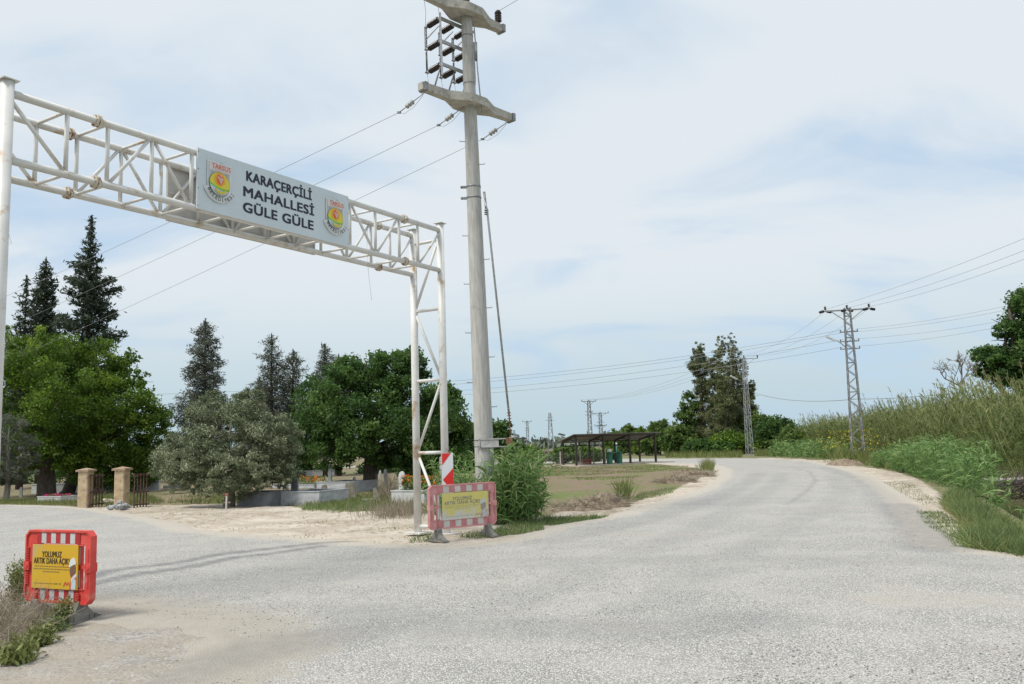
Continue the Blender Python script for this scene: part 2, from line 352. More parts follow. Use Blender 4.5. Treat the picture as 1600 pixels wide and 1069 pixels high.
def road_material():
    m = new_mat('chip_seal'); t = m.node_tree; L = t.links.new
    out = N(t, 'ShaderNodeOutputMaterial'); b = N(t, 'ShaderNodeBsdfPrincipled'); L(b.outputs[0], out.inputs[0]); b.inputs['Roughness'].default_value = .85; b.inputs['Specular IOR Level'].default_value = .2
    g = N(t, 'ShaderNodeNewGeometry'); P = g.outputs['Position']
    def noise(s, d=5, r=.6, vec=P):
        n = N(t, 'ShaderNodeTexNoise'); n.inputs['Scale'].default_value = s; n.inputs['Detail'].default_value = d; n.inputs['Roughness'].default_value = r; L(vec, n.inputs['Vector']); return n.outputs[0]
    def rg(f, lo, hi, a=0, c=1):
        mr = N(t, 'ShaderNodeMapRange', interpolation_type='SMOOTHSTEP'); mr.inputs[1].default_value = lo; mr.inputs[2].default_value = hi; mr.inputs[3].default_value = a; mr.inputs[4].default_value = c; L(f, mr.inputs[0]); return mr.outputs[0]
    def mix(f, a, b_, bt='MIX'):
        x = N(t, 'ShaderNodeMix', data_type='RGBA', blend_type=bt)
        if isinstance(f, float): x.inputs[0].default_value = f
        else: L(f, x.inputs[0])
        for i, v in ((6, a), (7, b_)):
            if isinstance(v, tuple): x.inputs[i].default_value = (*v, 1)
            else: L(v, x.inputs[i])
        return x.outputs[2]
    v = N(t, 'ShaderNodeTexVoronoi'); v.inputs['Scale'].default_value = 62; L(P, v.inputs['Vector'])
    sp = N(t, 'ShaderNodeSeparateColor'); L(v.outputs['Color'], sp.inputs[0])
    stone = ramp(t, [(0, (.14, .14, .14)), (.12, (.33, .32, .30)), (.42, (.55, .53, .49)), (.8, (.68, .65, .60)), (1, (.82, .79, .73))]); L(sp.outputs[0], stone.inputs[0])
    gap = rg(v.outputs['Distance'], .30, .62, 0, 1)
    bitumen = noise(1.6, 4); bleed = rg(noise(.8, 5, .62), .52, .72)
    c = mix(gap, stone.outputs[0], (.235, .228, .215))
    c2 = mix(gap, stone.outputs[0], (.13, .13, .135))
    c = mix(bleed, c, c2)
    dust = rg(noise(.8, 6, .65), .42, .68, .10, .5)
    c = mix(dust, c, mix(noise(11, 4), (.47, .445, .40), (.58, .555, .50)))
    c = mix(rg(noise(.33, 4, .6), .54, .72, 0, .45), c, (.44, .395, .335))
    e = N(t, 'ShaderNodeAttribute', attribute_name='edge').outputs['Fac']; mk = N(t, 'ShaderNodeAttribute', attribute_name='mark').outputs['Fac']
    em = N(t, 'ShaderNodeMath', operation='ADD'); L(e, em.inputs[0]); nn = noise(2.2, 5, .7); L(nn, em.inputs[1])
    c = mix(rg(em.outputs[0], 1.12, 1.40, 0, .8), c, mix(noise(7, 5), (.42, .37, .30), (.56, .51, .44)))
    fg = N(t, 'ShaderNodeAttribute', attribute_name='dusty').outputs['Fac']; fa = N(t, 'ShaderNodeMath', operation='ADD'); L(fg, fa.inputs[0]); L(nn, fa.inputs[1])
    c = mix(rg(fa.outputs[0], .95, 1.45, 0, .9), c, mix(noise(5, 6, .7), (.31, .275, .225), (.45, .41, .35)))
    mm = N(t, 'ShaderNodeMath', operation='MULTIPLY'); L(mk, mm.inputs[0]); L(rg(noise(6, 5, .7), .25, .6, .45, 1), mm.inputs[1])
    c = mix(mm.outputs[0], c, (.16, .16, .163))
    L(c, b.inputs['Base Color'])
    bp = N(t, 'ShaderNodeBump'); bp.inputs['Strength'].default_value = .8; bp.inputs['Distance'].default_value = .012; bp.invert = True
    L(v.outputs['Distance'], bp.inputs['Height']); L(bp.outputs[0], b.inputs['Normal'])
    return m
def build_ground():
    x, y, F = grid_polar(); z = ground_z(x, y); dr = sdf(x, y, ROAD); far = np.hypot(x, y)
    sand = np.maximum(sst(sdf(x, y, SANDL), -.7, .5), sst(sdf(x, y, SANDR), -.7, .5)); sand = np.maximum(sand, .8*sst(dr, -1.1, .2)*(far > 12))
    dirt = sst(sdf(x, y, DIRT), -.5, .5)
    field = sst(sdf(x, y, FIELD), -1.5, 1.0)
    grass = np.clip(.45+fbm(x, y, .35)*1.1, 0, 1); grass = np.where(x > 6, .95, grass)
    gline = gp((470, 792), (540, 788), (610, 790)); grass = np.maximum(grass, 1.2*(1-sst(pdist(x, y, gline), .6, 2.0)))
    grass = np.maximum(grass, 1.1*(1-sst(pdist(x, y, gp((850, 735), (950, 737), (1060, 733))), 2, 7)))
    dc = canal_half(x, y); canal = (1-sst(dc, 2.3, 2.6))*(x > 13)*0
    ground = np_mesh('ground', np.stack([x, y, z], 1), F, ground_material(), smooth=True, attrs=dict(sand=sand, dirt=dirt, field=field, grass=grass, canal=canal), kind='structure')
    keep = (dr[F].max(1) > -.6) & (far[F].min(1) < 400)
    Fk = F[keep]; used = np.unique(Fk); idx = np.full(len(x), -1); idx[used] = np.arange(len(used))
    xr, yr, d = x[used], y[used], dr[used]
    zr = .028+.12*np.clip(d+.05, -.6, 0)+fbm(xr, yr, .35, 3)*.035*sst(d, .2, 2.0)+fbm(xr, yr, 3, 3)*.006
    mark = np.zeros(len(xr))
    for line, w, a in MARKS: mark = np.maximum(mark, a*(1-sst(pdist(xr, yr, line)+fbm(xr, yr, 2)*.1, w*.5, w*1.5)))
    edge = 1-sst(d, 0, 1.3); fg_ = (xr < 0) & (yr < 12.5); dusty = np.where(fg_, 1.15-sst(d, -.2, 2.0), 0); edge = np.where(fg_, 0, edge)
    np_mesh('road', np.stack([xr, yr, zr], 1), idx[Fk], road_material(), smooth=True, attrs=dict(edge=edge, mark=mark, dusty=dusty), kind='structure')
    w = MB(); w.add([(8.6, 13.0, -.72), (13.6, 12.4, -.72), (22.5, 36, -.72), (16.5, 36, -.72)], [(0, 1, 2, 3)])
    wm = mat('canal_water', (.035, .04, .02), (.06, .065, .035), scale=1.5, rough=.08, bump=.1, bscale=6); w.build('water', wm, kind='structure')
build_ground()

# ------------------------------------------------------------------ vegetation builders
LM = dict(
 mulb=leafmat('leaf_mulberry', [(0, (.045, .09, .01)), (.5, (.11, .195, .022)), (1, (.25, .35, .05))], .48),
 dark=leafmat('leaf_dark', [(0, (.036, .08, .022)), (.5, (.085, .165, .04)), (1, (.19, .30, .075))], .45),
 spruce=leafmat('leaf_spruce', [(0, (.03, .046, .03)), (.6, (.07, .096, .06)), (1, (.14, .165, .11))], .25),
 casu=leafmat('leaf_casuarina', [(0, (.065, .078, .055)), (.6, (.145, .16, .12)), (1, (.24, .25, .19))], .35),
 olive=leafmat('leaf_olive', [(0, (.10, .125, .065)), (.5, (.20, .235, .135)), (1, (.39, .42, .27))], .2),
 euc=leafmat('leaf_eucalyptus', [(0, (.07, .085, .035)), (.5, (.165, .195, .085)), (1, (.31, .31, .15))], .38),
 bush=leafmat('leaf_bush', [(0, (.045, .085, .022)), (.5, (.11, .18, .042)), (1, (.23, .32, .08))], .38),
 lime=leafmat('leaf_lime', [(0, (.05, .10, .012)), (.5, (.12, .21, .025)), (1, (.26, .36, .05))], .35),
 reed=leafmat('leaf_reed', [(0, (.06, .09, .028)), (.5, (.185, .235, .08)), (.82, (.33, .36, .15)), (1, (.42, .33, .19))], .35),
 grass=leafmat('blade_grass', [(0, (.06, .095, .03)), (.5, (.155, .22, .075)), (1, (.34, .36, .17))], .35),
 sorg=leafmat('blade_sorghum', [(0, (.05, .11, .03)), (.5, (.15, .26, .07)), (1, (.36, .44, .19))], .3),
 dry=leafmat('blade_dry', [(0, (.13, .105, .075)), (.5, (.27, .225, .165)), (1, (.44, .385, .29))], .2),
 weed=leafmat('leaf_weed', [(0, (.08, .11, .03)), (.5, (.17, .20, .06)), (1, (.33, .33, .13))], .3),
 flower=leafmat('petal_orange', [(0, (.60, .12, .01)), (1, (.85, .30, .02))], .2),
 pink=leafmat('petal_pink', [(0, (.45, .02, .12)), (1, (.75, .10, .28))], .2),
 yellow=leafmat('petal_yellow', [(0, (.50, .38, .02)), (1, (.75, .62, .05))], .2))
BARK = mat('bark', (.045, .035, .028), (.11, .09, .07), scale=6, rough=.9, bump=.6, bscale=25, stretch=(3, 3, .6))
BARKG = mat('bark_grey', (.16, .14, .11), (.30, .27, .23), scale=5, rough=.9, bump=.4, bscale=20, stretch=(3, 3, .6))

def trunk_mb(base, top, r, limbs, fork=.45, seg=9):
    mb = MB(); base = Vector(base); top = Vector(top); h = top-base
    pts = [base+h*t+Vector((math.sin(t*5+base.x)*.06, math.cos(t*4)*.05, 0))*h.length*.25*(1 if 0 < t else 0) for t in (0, .04, .2, .4, .6, .8, 1)]
    mb.tube(pts, [r*1.5, r*1.12, r, r*.85, r*.65, r*.4, r*.12], seg)
    for i, c in enumerate(limbs):
        t = fork*(.55+.7*random.random()); t = min(t, .85); s = base+h*t; c = Vector(c)
        m1 = s.lerp(c, .45)+Vector((random.uniform(-.1, .1), random.uniform(-.1, .1), random.uniform(.0, .15)))*(c-s).length
        rr = r*(.55-.3*t)
        mb.tube([s, s.lerp(m1, .5), m1, m1.lerp(c, .6), c], [rr, rr*.8, rr*.55, rr*.35, rr*.12], 6)
        for k in range(3):
            q = m1.lerp(c, .3+.6*random.random()); e = q+Vector((random.gauss(0, .5), random.gauss(0, .5), random.gauss(.2, .4)))*(c-s).length*.3
            mb.tube([q, q.lerp(e, .5)+Vector((0, 0, .05)), e], [rr*.3, rr*.2, rr*.06], 5)
    return mb
def clump_leaves(clumps, n, size, sub=26, sig=.34, aspect=.55, bias=None, shell=.55, tshift=0):
    """leaf faces gathered in twigs spread through ellipsoids (cx,cy,cz,rx,ry,rz)"""
    vol = np.array([max(c[3]*c[4]*c[5], .01)**.75 for c in clumps]); vol /= vol.sum(); parts = []
    for c, w in zip(clumps, vol):
        k = max(40, int(n*w)); ns = max(5, int(sub*(1 if k > 200 else .5)))
        d = unit(RNG.normal(size=(ns, 3))); rad = shell+(1.08-shell)*RNG.random(ns)**.6; spr = RNG.random(ns) < .2; rad = np.where(spr, rad.clip(1.0)+.28*RNG.random(ns), rad)
        cen = np.array(c[:3])+d*rad[:, None]*np.array(c[3:6])
        which = RNG.integers(0, ns, k); s = sig*min(c[3], c[4], c[5])
        off = np.clip(RNG.normal(size=(k, 3)), -1.9, 1.9)*s*(RNG.uniform(.5, 1.15, ns)*np.where(spr, .62, 1))[which][:, None]
        off[:, 2] *= .75
        P = cen[which]+off
        tw = RNG.normal(size=ns)*.2
        tint = np.clip(.45+tw[which]+RNG.normal(size=k)*.16+tshift, 0, 1)
        parts.append(leaves(P, size, tint, aspect, bias))
    return cat_mesh(parts)
def px_clumps(lst, Y):
    """(px, py, rx_px, rz_px, dY[, ry]) -> world ellipsoids at their real distance"""
    out = []
    for e in lst:
        px, py, a, b, dy = e[:5]; yy = Y+dy; p = At(px, py, yy); k = yy/FPX*(.9 if b > 16 else 1)
        out.append((p.x, p.y, p.z, a*k, (e[5] if len(e) > 5 else (a*k+b*k)/2), b*k))
    return out
def tree(name, base, clumps, m, n, size, label, cat, r=.18, group=None, bark=None, trunk_top=None, aspect=.55, sig=.34, sub=26, bias=None, limbs=None, shell=.55, fork=.45, tshift=0, more=()):
    base = Vector(base)
    o = thing(name, base, 0, label, cat, group)
    cs = [(c[0]-base.x, c[1]-base.y, c[2]-base.z, *c[3:]) for c in clumps]
    V, F, T = clump_leaves(cs, n, size, sub, sig, aspect, bias, shell, tshift)
    np_mesh('crown', V, F, m, T, o)
    if r:
        tt = Vector(trunk_top)-base if trunk_top else Vector((sum(c[0] for c in cs)/len(cs), sum(c[1] for c in cs)/len(cs), max(c[2] for c in cs)))
        lim = [c[:3] for c in (cs if limbs is None else cs[:limbs])]
        trunk_mb((0, 0, -.15), tt, r, lim, fork).build('trunk', bark or BARK, o)
    return o
def conifer(name, base, H, profile, m, n_br, leaf, size, label, group=None, slope=.1, up_tip=.25, r=.2, bark=None, droop=0, aspect=.3, jit=.3, cat='tree'):
    base = Vector(base); o = thing(name, base, 0, label, cat, group); mb = MB()
    mb.tube([(0, 0, -.1), (.02, 0, H*.3), (-.03, .02, H*.7), (0, 0, H)], [r, r*.75, r*.35, .02], 8)
    parts = []; ga = 0
    for i in range(n_br):
        t = (i+.5)/n_br; hgt = H*(profile[0][0]+(1-profile[0][0])*t); f = hgt/H
        w = np.interp(f, [p[0] for p in profile], [p[1] for p in profile])*random.uniform(1-jit*1.2, 1+jit*.6)
        ga += 2.4+random.uniform(-.4, .4); d = Vector((math.cos(ga), math.sin(ga), 0))
        a = Vector((0, 0, hgt)); e = a+d*w+Vector((0, 0, -slope*w+up_tip*w)); mid = a+d*w*.55+Vector((0, 0, -slope*w))
        mb.tube([a, mid, e], [r*.22*(1-f)+.012, r*.14*(1-f)+.01, .006], 4)
        k = max(12, int(leaf*(w/ max(p[1] for p in profile))**1.3)); s = RNG.random(k)**.65
        A = np.array(a); B = np.array(mid); C = np.array(e)
        P = ((1-s)**2)[:, None]*A+(2*s*(1-s))[:, None]*B+(s**2)[:, None]*C
        sp = (.07+.15*w*(1-.65*s)+.05)[:, None]; off = RNG.normal(size=(k, 3))*sp*np.array([1, 1, .55]); off[:, 2] -= np.abs(RNG.normal(size=k))*droop
        tint = np.clip(.40+RNG.normal()*.12+RNG.normal(size=k)*.15+.2*(s-.5), 0, 1)
        bias = np.array([d.x*.8, d.y*.8, .25-droop*3])
        parts.append(leaves(P+off, size, tint, aspect, bias))
    k = 150; s = RNG.random(k); P = np.stack([RNG.normal(size=k)*.10*(1-s), RNG.normal(size=k)*.10*(1-s), H*(.93+.085*s)], 1)
    parts.append(leaves(P, size*.8, np.full(k, .4), aspect, (0, 0, .9)))
    V, F, T = cat_mesh(parts); np_mesh('crown', V, F, m, T, o); mb.build('trunk', bark or BARK, o)
    return o

# ------------------------------------------------------------------ the white truss gate over the road
WHITE = mat('white_gate_paint', (.62, .61, .58), (.72, .71, .68), scale=3, rough=.45, bump=.05, bscale=30, spots=((.44, .30, .16), 3.2, .575, .14))
WHITER = mat('rusty_white_joint', (.58, .52, .42), (.66, .62, .55), scale=9, rough=.55, bump=.2, bscale=50, spots=((.30, .15, .06), 9, .50, .10))
GAL = mat('galvanised_steel', (.30, .31, .32), (.46, .47, .475), scale=12, rough=.45, metal=.5, bump=.05)
GALD = mat('old_galvanised_steel', (.20, .205, .21), (.33, .335, .34), scale=10, rough=.55, metal=.4)
BLACKP = mat('dark_insulator', (.018, .014, .013), (.035, .025, .022), rough=.25, scale=5)
CONC = mat('pole_concrete', (.36, .355, .33), (.49, .48, .45), scale=5, rough=.85, bump=.25, bscale=45, stretch=(4, 4, .5), spots=((.27, .265, .25), 3, .60, .18))
CONC2 = mat('arm_concrete', (.34, .325, .285), (.48, .46, .41), scale=6, rough=.9, bump=.4, bscale=30, spots=((.25, .22, .17), 5, .56, .12))
TH = 1.0102
gl, zb, zt, dp = 9.229, 5.642, 6.532, .7627
gate = thing('road_gate', (-6.4057, 10.6382, 0), TH, 'tall white tubular truss gate spanning the road and carrying the sign panels', 'gate')
VX = [.80, 1.40, 2.11, 2.81, 3.52, 4.235, 4.95, 5.66, 6.375, 7.10, 7.83, 8.44]
for y in (0, dp):                     # local x along the beam, y towards the back
    for x in (0, gl):
        mb = MB(); zo = 0 if y == 0 else -.02
        mb.tube([(x, y, -.06), (x, y, 6.68+zo)], .082, 20)
        mb.box((x, y, 6.69+zo), (.21, .21, .012)); mb.box((x, y, gz(-6.4+x*.532, 10.64+x*.847)+.03), (.42, .42, .03))
        mb.build('post', WHITE, gate)
    for z in (zb, zt):
        MB().tube([(.07, y, z), (gl-.07, y, z)], .052, 16).build('chord', WHITE, gate)
        for fx in (1.23 if y == 0 else 1.28, 8.0 if y == 0 else 8.06):
            f = MB()
            for dx in (-.022, .022):
                f.tube([(fx+dx-.011, y, z), (fx+dx+.011, y, z)], .092, 14, smooth=False)
            for k in range(6):
                a = k*math.pi/3; f.tube([(fx-.055, y+math.cos(a)*.07, z+math.sin(a)*.07), (fx+.055, y+math.cos(a)*.07, z+math.sin(a)*.07)], .013, 6)
            f.build('flange', WHITER, gate)
    for x in VX:
        MB().tube([(x, y, zb), (x, y, zt)], .030, 10).build('strut', WHITE, gate)
    J = [(0, 1, .80, 0)] + [(1.43, 0, 2.08, 1), (2.15, 1, 2.78, 0), (2.85, 0, 3.49, 1), (3.55, 1, 4.2, 0), (4.27, 0, 4.92, 1), (4.98, 1, 5.63, 0), (5.69, 0, 6.35, 1), (6.41, 1, 7.07, 0), (7.14, 0, 7.80, 1), (8.47, 0, gl, 1)]
    for a, za, c, zc in J:
        MB().tube([(a, y, zt-.04 if za else zb+.03), (c-.02, y, zt-.04 if zc else zb+.03)], .027, 10).build('brace', WHITE, gate)
for x in VX:
    for z in (zb, zt):
        MB().tube([(x, 0, z), (x, dp, z)], .024, 8).build('cross_tie', WHITE, gate)
for x in (0, gl):
    rz = [.16, 1.715, 3.27, 4.81, 6.33]
    for i, z in enumerate(rz):
        MB().tube([(x, .06, z), (x, dp-.06, z)], .036, 10).build('rung', WHITE, gate)
        if i < 4:
            a, c = ((x, .07, rz[i]+.08), (x, dp-.07, rz[i+1]-.1)) if i in (1, 3) else ((x, dp-.07, rz[i]+.1), (x, .07, rz[i+1]-.08))
            if i == 3: a, c = (x, dp-.07, rz[3]+.1), (x, .07, 6.3)
            if i == 2: a, c = (x, .07, rz[2]+.08), (x, dp-.07, rz[3]-.1)
            if i == 1: a, c = (x, dp-.07, rz[1]+.1), (x, .07, rz[2]-.08)
            if i == 0: a, c = (x, .07, rz[0]+.1), (x, dp-.07, rz[1]-.1)
            MB().tube([a, c], .031, 10).build('brace', WHITE, gate)
# loose strings tied to the gate
STR = mat('pale_string', (.55, .54, .5), (.6, .58, .55), rough=.8)
def string(pts, r, label):
    mb = MB(); mb.tube(pts, r, 5); mb.build('string', STR, label=label, cat='string', group='loose strings hanging from the gate')
def gloc(x, y, z): return gate_m @ Vector((x, y, z))
gate_m = Matrix.Translation((-6.4057, 10.6382, 0)) @ Matrix.Rotation(TH, 4, 'Z')
string([gloc(.30, dp, zt), gloc(.42, dp, 6.1), gloc(.47, dp+.02, 5.5), gloc(.44, dp, 5.0), gloc(.52, dp, 4.75), gloc(.46, dp, 4.72), gloc(.42, dp, 3.9), gloc(.36, dp+.03, 3.3)], .004, 'long pale string dangling from the left end of the gate beam')
string([gloc(7.75, dp, zt), gloc(7.7, dp, 6.0), gloc(7.74, dp, 5.5), gloc(7.80, dp, 5.1), gloc(7.83, dp, 4.9)], .004, 'short string dangling under the right end of the gate beam')

# ------------------------------------------------------------------ writing
def text_obj(s, x0, x1, zc, h, y, m, parent, name='lettering', bold=.02, th=.002, angle=0, cx=None):
    cu = bpy.data.curves.new('t', 'FONT'); cu.body = s; cu.size = 1; cu.offset = 0; cu.extrude = 0; cu.resolution_u = 3; cu.space_character = 1.06
    to = bpy.data.objects.new('t', cu); COL.objects.link(to)
    bpy.context.view_layer.update()
    me = bpy.data.meshes.new_from_object(to.evaluated_get(bpy.context.evaluated_depsgraph_get()))
    bpy.data.objects.remove(to)
    V = np.zeros(len(me.vertices)*3); me.vertices.foreach_get('co', V); V = V.reshape(-1, 3)
    lo, hi = V[:, 0].min(), V[:, 0].max()
    cap = CAPH
    V2 = np.stack([(V[:, 0]-lo)/(hi-lo)*(x1-x0)+x0, np.full(len(V), y), zc-h/2+V[:, 1]/cap*h], 1)
    if angle:
        c0 = np.array([(x0+x1)/2, zc]); c, s_ = math.cos(angle), math.sin(angle)
        dx = V2[:, 0]-c0[0]; dz = V2[:, 2]-c0[1]; V2[:, 0] = c0[0]+dx*c-dz*s_; V2[:, 2] = c0[1]+dx*s_+dz*c
    F = [list(p.vertices) for p in me.polygons]; nv = len(V2); b = bold*.36*h; vs = []; fs = []
    for j, (dx, dz) in enumerate(((0, 0), (b, b*.6), (-b, b*.6), (b, -b*.6), (-b, -b*.6))):
        vs += (V2+np.array([dx, -.00025*j, dz])).tolist(); fs += [[i+nv*j for i in f] for f in F]
    bpy.data.meshes.remove(me); me = bpy.data.meshes.new(name); me.from_pydata(vs, [], fs); me.update(); me.materials.append(m)
    o = bpy.data.objects.new(name, me); COL.objects.link(o); o.parent = parent
    return o
def cap_height():
    cu = bpy.data.curves.new('t', 'FONT'); cu.body = 'H'; to = bpy.data.objects.new('t', cu); COL.objects.link(to); bpy.context.view_layer.update()
    me = bpy.data.meshes.new_from_object(to.evaluated_get(bpy.context.evaluated_depsgraph_get())); h = max(v.co.y for v in me.vertices)
    bpy.data.objects.remove(to); return h
CAPH = cap_height()
SIGN = mat('pale_blue_sign', (.56, .635, .68), (.60, .67, .71), scale=2, rough=.4, spots=((.45, .47, .46), 4, .68, .2))
SIGNB = mat('sign_back', (.50, .48, .44), (.60, .585, .55), scale=2.5, rough=.6, spots=((.36, .22, .11), 3, .66, .1))
INK = mat('navy_black_ink', (.018, .022, .035), rough=.5)
def flat(name, c, **k): return mat(name, c, c, rough=.5, **k)
def ell(cx, cz, rx, rz, n=40, a0=0, a1=360): return [(cx+rx*math.cos(R(a0+(a1-a0)*i/n)), cz+rz*math.sin(R(a0+(a1-a0)*i/n))) for i in range(n+(a1-a0 != 360))]
def emblem(parent, cx, cz, w):
    """municipal shield; layers stand 1.5 mm apart on the face"""
    k = w/.46; y = -.012
    lay = [0]
    def put(pts, m, name):
        lay[0] += 1; yy = y-.0015*lay[0]
        return MB().prism([(cx+a*k, cz+b*k) for a, b in pts], yy, yy+.001).build(name, m, e)
    e = MB().prism([(cx+a*k, cz+b*k) for a, b in [(-.23, .325), (.23, .325), (.23, -.02)]+ell(0, -.02, .23, .255, 24, 0, -180)[1:]], y-.001, y).build('emblem', flat('emblem_white', (.72, .73, .72)), parent)
    # scroll with lettering
    arc = ell(0, 0, .315, .335, 20, -158, -22)+ell(0, 0, .235, .255, 20, -22, -158)
    put(arc, flat('emblem_white', (.72, .73, .72)), 'scroll')
    put([(-.205, .30), (.205, .30), (.205, -.02)]+ell(0, -.02, .205, .225, 24, 0, -180)[1:], flat('emblem_grey', (.33, .35, .40)), 'border')
    put([(-.197, .292), (.197, .292), (.197, -.02)]+ell(0, -.02, .197, .217, 24, 0, -180)[1:], flat('emblem_field', (.56, .58, .60)), 'field')
    put([(-.197, .292), (.197, .292), (.197, .175), (-.197, .175)], flat('emblem_white', (.72, .73, .72)), 'name_band')
    for i, bx in enumerate((-.17, -.13, .11, .15)):
        put([(bx, .17), (bx+.028, .17), (bx+.028, .06), (bx, .06)], flat('emblem_grey2', (.42, .43, .47)), 'tower_drawing')
    put([(-.06, .325), (.06, .325), (.06, .27), (-.06, .27)], flat('emblem_white', (.72, .73, .72)), 'top_tab')
    put(ell(0, -.03, .200, .195), flat('emblem_dark', (.12, .12, .08)), 'outline')
    put(ell(0, -.03, .194, .189), flat('emblem_yellow', (.72, .60, .06)), 'sun_disc')
    low = [(-.194, -.03)]+ell(0, -.03, .194, .189, 24, 180, 360)[1:]
    put([(-.192, -.02), (-.13, -.055), (-.04, -.085), (.06, -.098), (.19, -.085)]+ell(0, -.03, .192, .187, 20, -17, -175), flat('emblem_green', (.16, .52, .06)), 'green_hill')
    put([(-.186, -.06), (-.10, -.095), (0, -.122), (.10, -.130), (.172, -.122)]+ell(0, -.03, .192, .187, 18, -29, -168), flat('emblem_sky', (.50, .62, .72)), 'water_field')
    put(ell(.0, .045, .105, .105), flat('emblem_amber', (.78, .40, .05)), 'halo'); put(ell(0, .045, .072, .085), flat('emblem_orange', (.74, .17, .05)), 'grape_disc')
    for gx, gzz in ((-.045, .075), (-.02, .07), (.005, .068), (.03, .064), (.05, .06), (-.032, .05), (-.008, .046), (.016, .043), (.036, .04), (-.02, .026), (.003, .022), (.025, .018), (-.008, .003), (.012, 0), (.002, -.02)):
        put(ell(gx*.95, gzz, .0085, .0095, 8), flat('emblem_white', (.72, .73, .72)), 'grape')
    put([(-.03, .098), (0, .108), (.03, .096), (0, .092)], flat('emblem_white', (.72, .73, .72)), 'grape_stem')
    put(ell(0, -.03, .15, .17, 16, -140, -40)+ell(0, -.03, .12, .125, 16, -40, -140), flat('emblem_gold', (.66, .50, .05)), 'ribbon')
    yy = y-.0015*(lay[0]+2)
    text_obj('T.C.', cx-.035*k, cx+.035*k, cz+.297*k, .028*k, yy, INK, e)
    text_obj('TARSUS', cx-.18*k, cx+.18*k, cz+.232*k, .075*k, yy, flat('emblem_red', (.66, .15, .07)), e, bold=.12)
    word = 'BELEDİYESİ'
    for i, ch in enumerate(word):
        a = R(-152+124*(i+.5)/len(word)); rx, rz = .274*k, .294*k
        px, pz = cx+math.cos(a)*rx, cz+math.sin(a)*rz; hw = (.010 if ch == 'İ' else .022)*k
        text_obj(ch, px-hw, px+hw, pz, .052*k, yy, INK, e, bold=.10, angle=a+math.pi/2)
def sign(name, x0, x1, z0, z1, y, m, label, face):
    o = thing(name, gloc((x0+x1)/2, y, z0), TH, label, 'sign'); w = x1-x0; h = z1-z0
    MB().box((0, .012 if face < 0 else 0, h/2), (w, .02, h)).build('panel', m, o)
    fr = MB()
    for zz in (.02, h/2, h-.02): fr.box((0, .034 if face < 0 else -.024, zz), (w-.02, .024, .035))
    for xx in (-w/2+.02, -w/6, w/6, w/2-.02): fr.box((xx, .030 if face < 0 else -.020, h/2), (.035, .015, h-.04))
    fr.build('frame', SIGNB, o)
    return o
s1 = sign('gate_sign', 2.85, 6.24, 5.61, 6.585, -.095, SIGN, 'pale blue lettered village sign on the near face of the white gate', -1)
for i, (s, a, b, z) in enumerate((('KARAÇERÇİLİ', 3.81, 5.278, 6.373), ('MAHALLESİ', 3.751, 5.335, 6.10), ('GÜLE GÜLE', 3.746, 5.319, 5.835))):
    text_obj(s, a-4.545, b-4.545, z-5.61, .157, -.002, INK, s1, bold=.16)
emblem(s1, 3.25-4.545, 6.115-5.61, .46); emblem(s1, 5.86-4.545, 6.105-5.61, .46)
bl = MB()
for xx in (-1.68, 1.68):
    for zz in (.05, .33, .64, .92): bl.tube([(xx, -.003, zz), (xx, .002, zz)], .008, 6)
bl.build('rivets', INK, s1)
s2 = sign('gate_sign', 2.98, 6.29, 5.60, 6.54, dp+.09, SIGNB, 'bare back of a second sign panel on the far face of the white gate', 1)

